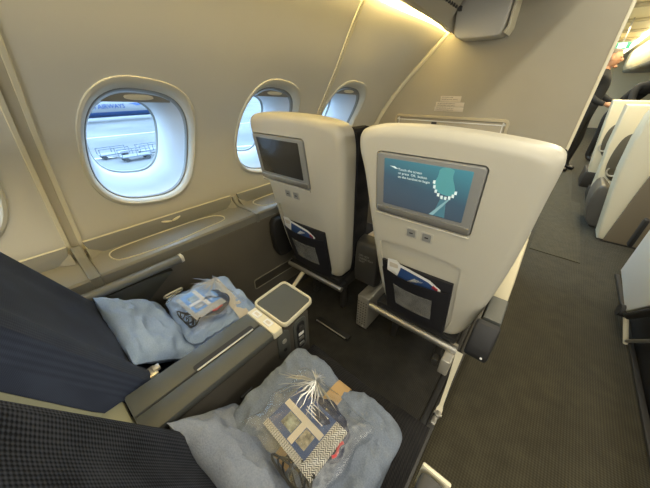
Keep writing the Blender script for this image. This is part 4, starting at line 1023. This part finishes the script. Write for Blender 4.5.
def make_person(P0, MF, J, E_, lab, hc, hf, nod, bald=False):
    t = thing('person', lab, 'person', (P0.x, P0.y, 0))
    js, es = rig(P0, MF, J, E_)
    bm = skin_mesh('body', js, es, M_skin)
    f = Vector((MF[0], MF[1], 0)).normalized(); s = Vector((f.y, -f.x, 0))
    hb, mk = head(hc, hf, nod, None, None)
    me = bpy.data.meshes.new('h'); hb.to_mesh(me); hb.free(); bm.from_mesh(me); bpy.data.meshes.remove(me)
    # hands: palm with four fingers and a thumb, joined to each wrist
    for wi, ei in ((9, 8), (13, 12)):
        w = js[wi][0]; d = (w - js[ei][0]).normalized(); sd = d.cross(Vector((0, 0, 1))).normalized(); n_ = sd.cross(d)
        tube(bm, [w - d * .01, w + d * .03, w + d * .075], [.022, .036, .032], 8)
        for k in range(4):
            b0 = w + d * .07 + sd * (-.026 + .0175 * k); L_ = (.060, .070, .066, .050)[k]
            tube(bm, [b0, b0 + d * L_ * .5 - n_ * .006, b0 + d * L_ * .8 - n_ * .022, b0 + d * L_ - n_ * .040], [.009, .0085, .008, .006], 6)
        sg = 1 if wi == 9 else -1
        tube(bm, [w + d * .025 + sd * .02 * sg, w + d * .05 + sd * .045 * sg - n_ * .01, w + d * .085 + sd * .05 * sg - n_ * .02], [.012, .010, .007], 6)
    bm.faces.ensure_lookup_table()
    lowz = {}
    body = obj('body', bm, M_skin, t, ms=[M_skin, M_jacket, M_trouser, M_shoe])
    o0 = wloc(t); hands = [js[9][0], js[13][0]]; neck = js[5][0]
    for p in body.data.polygons:
        c = Vector(p.center) + o0
        if (c - hc).length < .135 or (c - neck).length < .07: p.material_index = 0
        elif any((c - (h + (h - js[e][0]).normalized() * .07)).length < .10 for h, e in ((hands[0], 8), (hands[1], 12))): p.material_index = 0
        elif c.z < .095: p.material_index = 3
        elif c.z < .90: p.material_index = 2
        else: p.material_index = 1
    # hair cap
    hbm = bmesh.new(); bmesh.ops.create_uvsphere(hbm, u_segments=24, v_segments=16, radius=1)
    bmesh.ops.delete(hbm, geom=[v for v in hbm.verts if v.co.z < (-.15 if v.co.y < -.1 else .42 + .35 * max(0, v.co.y))], context='VERTS')
    for v in hbm.verts: c = v.co.copy(); v.co = mk(c.x * .078, c.y * .098 - .003, c.z * .124 + .002)
    hr = bmesh.ops.solidify(hbm, geom=hbm.faces[:], thickness=.006)
    obj('hair', hbm, M_hair, t, label='short hair')
    for sx in (-.028, .028):
        eb = bmesh.new(); bmesh.ops.create_uvsphere(eb, u_segments=8, v_segments=6, radius=.009)
        for v in eb.verts: v.co = mk(sx + v.co.x, .086 + v.co.y * .6, .012 + v.co.z * .6)
        obj('eye', eb, M_dark, t)
    return t, mk
HC = P0 + Vector((.045, -.02, 1.64))
pm, mk = make_person(P0, MF, J, E_, 'man in dark jacket and trousers standing in the far aisle, looking to the right', HC, (1, -.15), -.08)
# second person leaning over the seats behind
P1 = Vector((.66, 7.6, 0))
J2 = [(0, 0, .93, (.15, .11)), (0, .12, 1.10, (.14, .10)), (0, .30, 1.24, (.17, .11)), (0, .40, 1.30, (.12, .08)), (0, .47, 1.33, .052), (0, .53, 1.34, .05),
      (.19, .38, 1.28, .062), (.24, .46, 1.08, .050), (.20, .62, 1.00, .042), (.17, .70, 1.0, .030),
      (-.19, .38, 1.28, .062), (-.24, .46, 1.08, .050), (-.20, .64, 1.02, .042), (-.16, .72, 1.02, .030)] + J[14:]
make_person(P1, (.55, -.8), J2, E_, 'person in dark clothes leaning forward over the centre seats behind the man', P1 + Vector((.55, -.8, 0)).normalized() * .61 + Vector((0, 0, 1.37)), (.55, -.8), -.35)

# ------------------------------------------------------------------ outside
o = nbox(-400, -1.9, -250, 350, -6.9, -6.5); g = tag(obj('apron', o, M_tarmac), 'pale concrete airport apron seen through the cabin windows', 'apron')
g['kind'] = 'structure'
t = thing('airliner', 'white airliner with dark blue belly parked outside the nearest window', 'aircraft', (-98, 20, -6.5))
R0 = 3.4; ZC = -2.1
bm = bmesh.new(); rings = []
def fuse(y, a, rr): return Vector((-98.4 + R0 * rr * math.cos(a), y, ZC + R0 * rr * math.sin(a)))
for y, rr in ((-18, .12), (-17, .45), (-14, .8), (-10, 1), (10, 1), (40, 1), (52, .8), (62, .35)):
    rings.append([fuse(y, 2 * PI * k / 60, rr) for k in range(60)])
loft(bm, rings)
body = obj('fuselage', bm, None, t, ms=[mat('aircraft_white', (.22, .22, .22), .5), mat('aircraft_blue', (.025, .06, .16), .35)])
for p in body.data.polygons:
    if (p.center[2] + wloc(t).z - ZC) < -1.9: p.material_index = 1
M_lett = mat('navy_lettering', (.02, .05, .16), .5)
LM = lambda y, z: Matrix(((0, 0, 1, -98.4 + R0 + .06), (1, 0, 0, y), (0, 1, 0, z), (0, 0, 0, 1)))
text('BRITISH AIRWAYS', 1.45, LM(26.6, -3.20), M_lett, 'lettering', t, .02, 'RIGHT', .02)
for pts, m in (([(27.6, -2.3), (29.4, -2.0), (31.5, -2.5), (29.6, -2.75), (28.6, -2.35)], M_navyp), ([(28.4, -1.9), (30.6, -1.7), (30.2, -1.95)], M_red)):
    bm = bmesh.new(); prism(bm, pts, 0, .04, lambda u, v, w: Vector((-98.4 + R0 + .03 + w, u, v))); obj('ribbon_emblem', bm, m, t, smooth=False)
for k in range(14):
    bm = bmesh.new(); prism(bm, sup(.16, .22, 3, 16), 0, .05, lambda u, v, w: Vector((-98.4 + R0 + .0 + w, 1 + k * 2.6 + u, -1.2 + v))); obj('cabin_window', bm, M_dark, t)
for y in (5.0, 12.0):
    bm = bmesh.new(); prism(bm, sup(.7, .7, 2, 24), -.4, .4, lambda u, v, w: Vector((-97.5 + w, y + u, -5.78 + v))); obj('wheel', bm, M_black, t)
    obj('gear_leg', nbox(-98.0, -97.8, y - .12, y + .12, -5.4, -4.4), M_metal_l, t)
# empty ground carts
M_cart = mat('cart_metal', (.10, .11, .13), .5)
def cart(x, y, lab, first=[None]):
    if first[0] is None:
        t = thing('ground_cart', lab, 'cart', (x, y, -6.5), 'ground carts on the apron'); first[0] = t
        bm = nbox(x - .8, x + .8, y - 1.6, y + 1.6, -6.0, -5.88); obj('deck', bm, M_cart, t)
        bm = bmesh.new()
        for dx in (-.8, .8):
            for dy in (-1.6, 0, 1.6): tube(bm, [(x + dx, y + dy, -5.9), (x + dx, y + dy, -5.2)], .05, 6)
            tube(bm, [(x + dx, y - 1.6, -5.2), (x + dx, y + 1.6, -5.2)], .06, 6)
        obj('rail', bm, M_cart, t)
        for dx in (-.7, .7):
            for dy in (-1.2, 1.2): obj('wheel', tube(bmesh.new(), [(x + dx - .08, y + dy, -6.25), (x + dx + .08, y + dy, -6.25)], .25, 16), M_black, t)
    else:
        t = copy_tree(first[0], (x - first[0].location.x, y - first[0].location.y, 0)); t['label'] = lab
cart(-44.0, 9.2, 'left of the four dark ground carts outside the nearest window')
cart(-43.0, 13.4, 'second from left of the four dark ground carts outside the nearest window')
cart(-40.5, 10.6, 'front dark ground cart outside the nearest window, closest to the cabin')
cart(-41.8, 16.4, 'rightmost of the four dark ground carts outside the nearest window')
for k, (xa, ya, xb, yb) in enumerate(((-70, -30, -62, 60), (-58, -20, -30, 40))):
    d = Vector((xb - xa, yb - ya, 0)); n = Vector((-d.y, d.x, 0)).normalized() * .2; bm = bmesh.new()
    q = [Vector((xa, ya, -6.495)) + n, Vector((xa, ya, -6.495)) - n, Vector((xb, yb, -6.495)) - n, Vector((xb, yb, -6.495)) + n]
    loft(bm, [[v for v in q], [v + Vector((0, 0, .01)) for v in q]]); tag(obj('painted_line', bm, M_beige), ('far', 'near')[k] + ' pale painted guide line across the apron', 'painted line', 'painted lines on the apron')
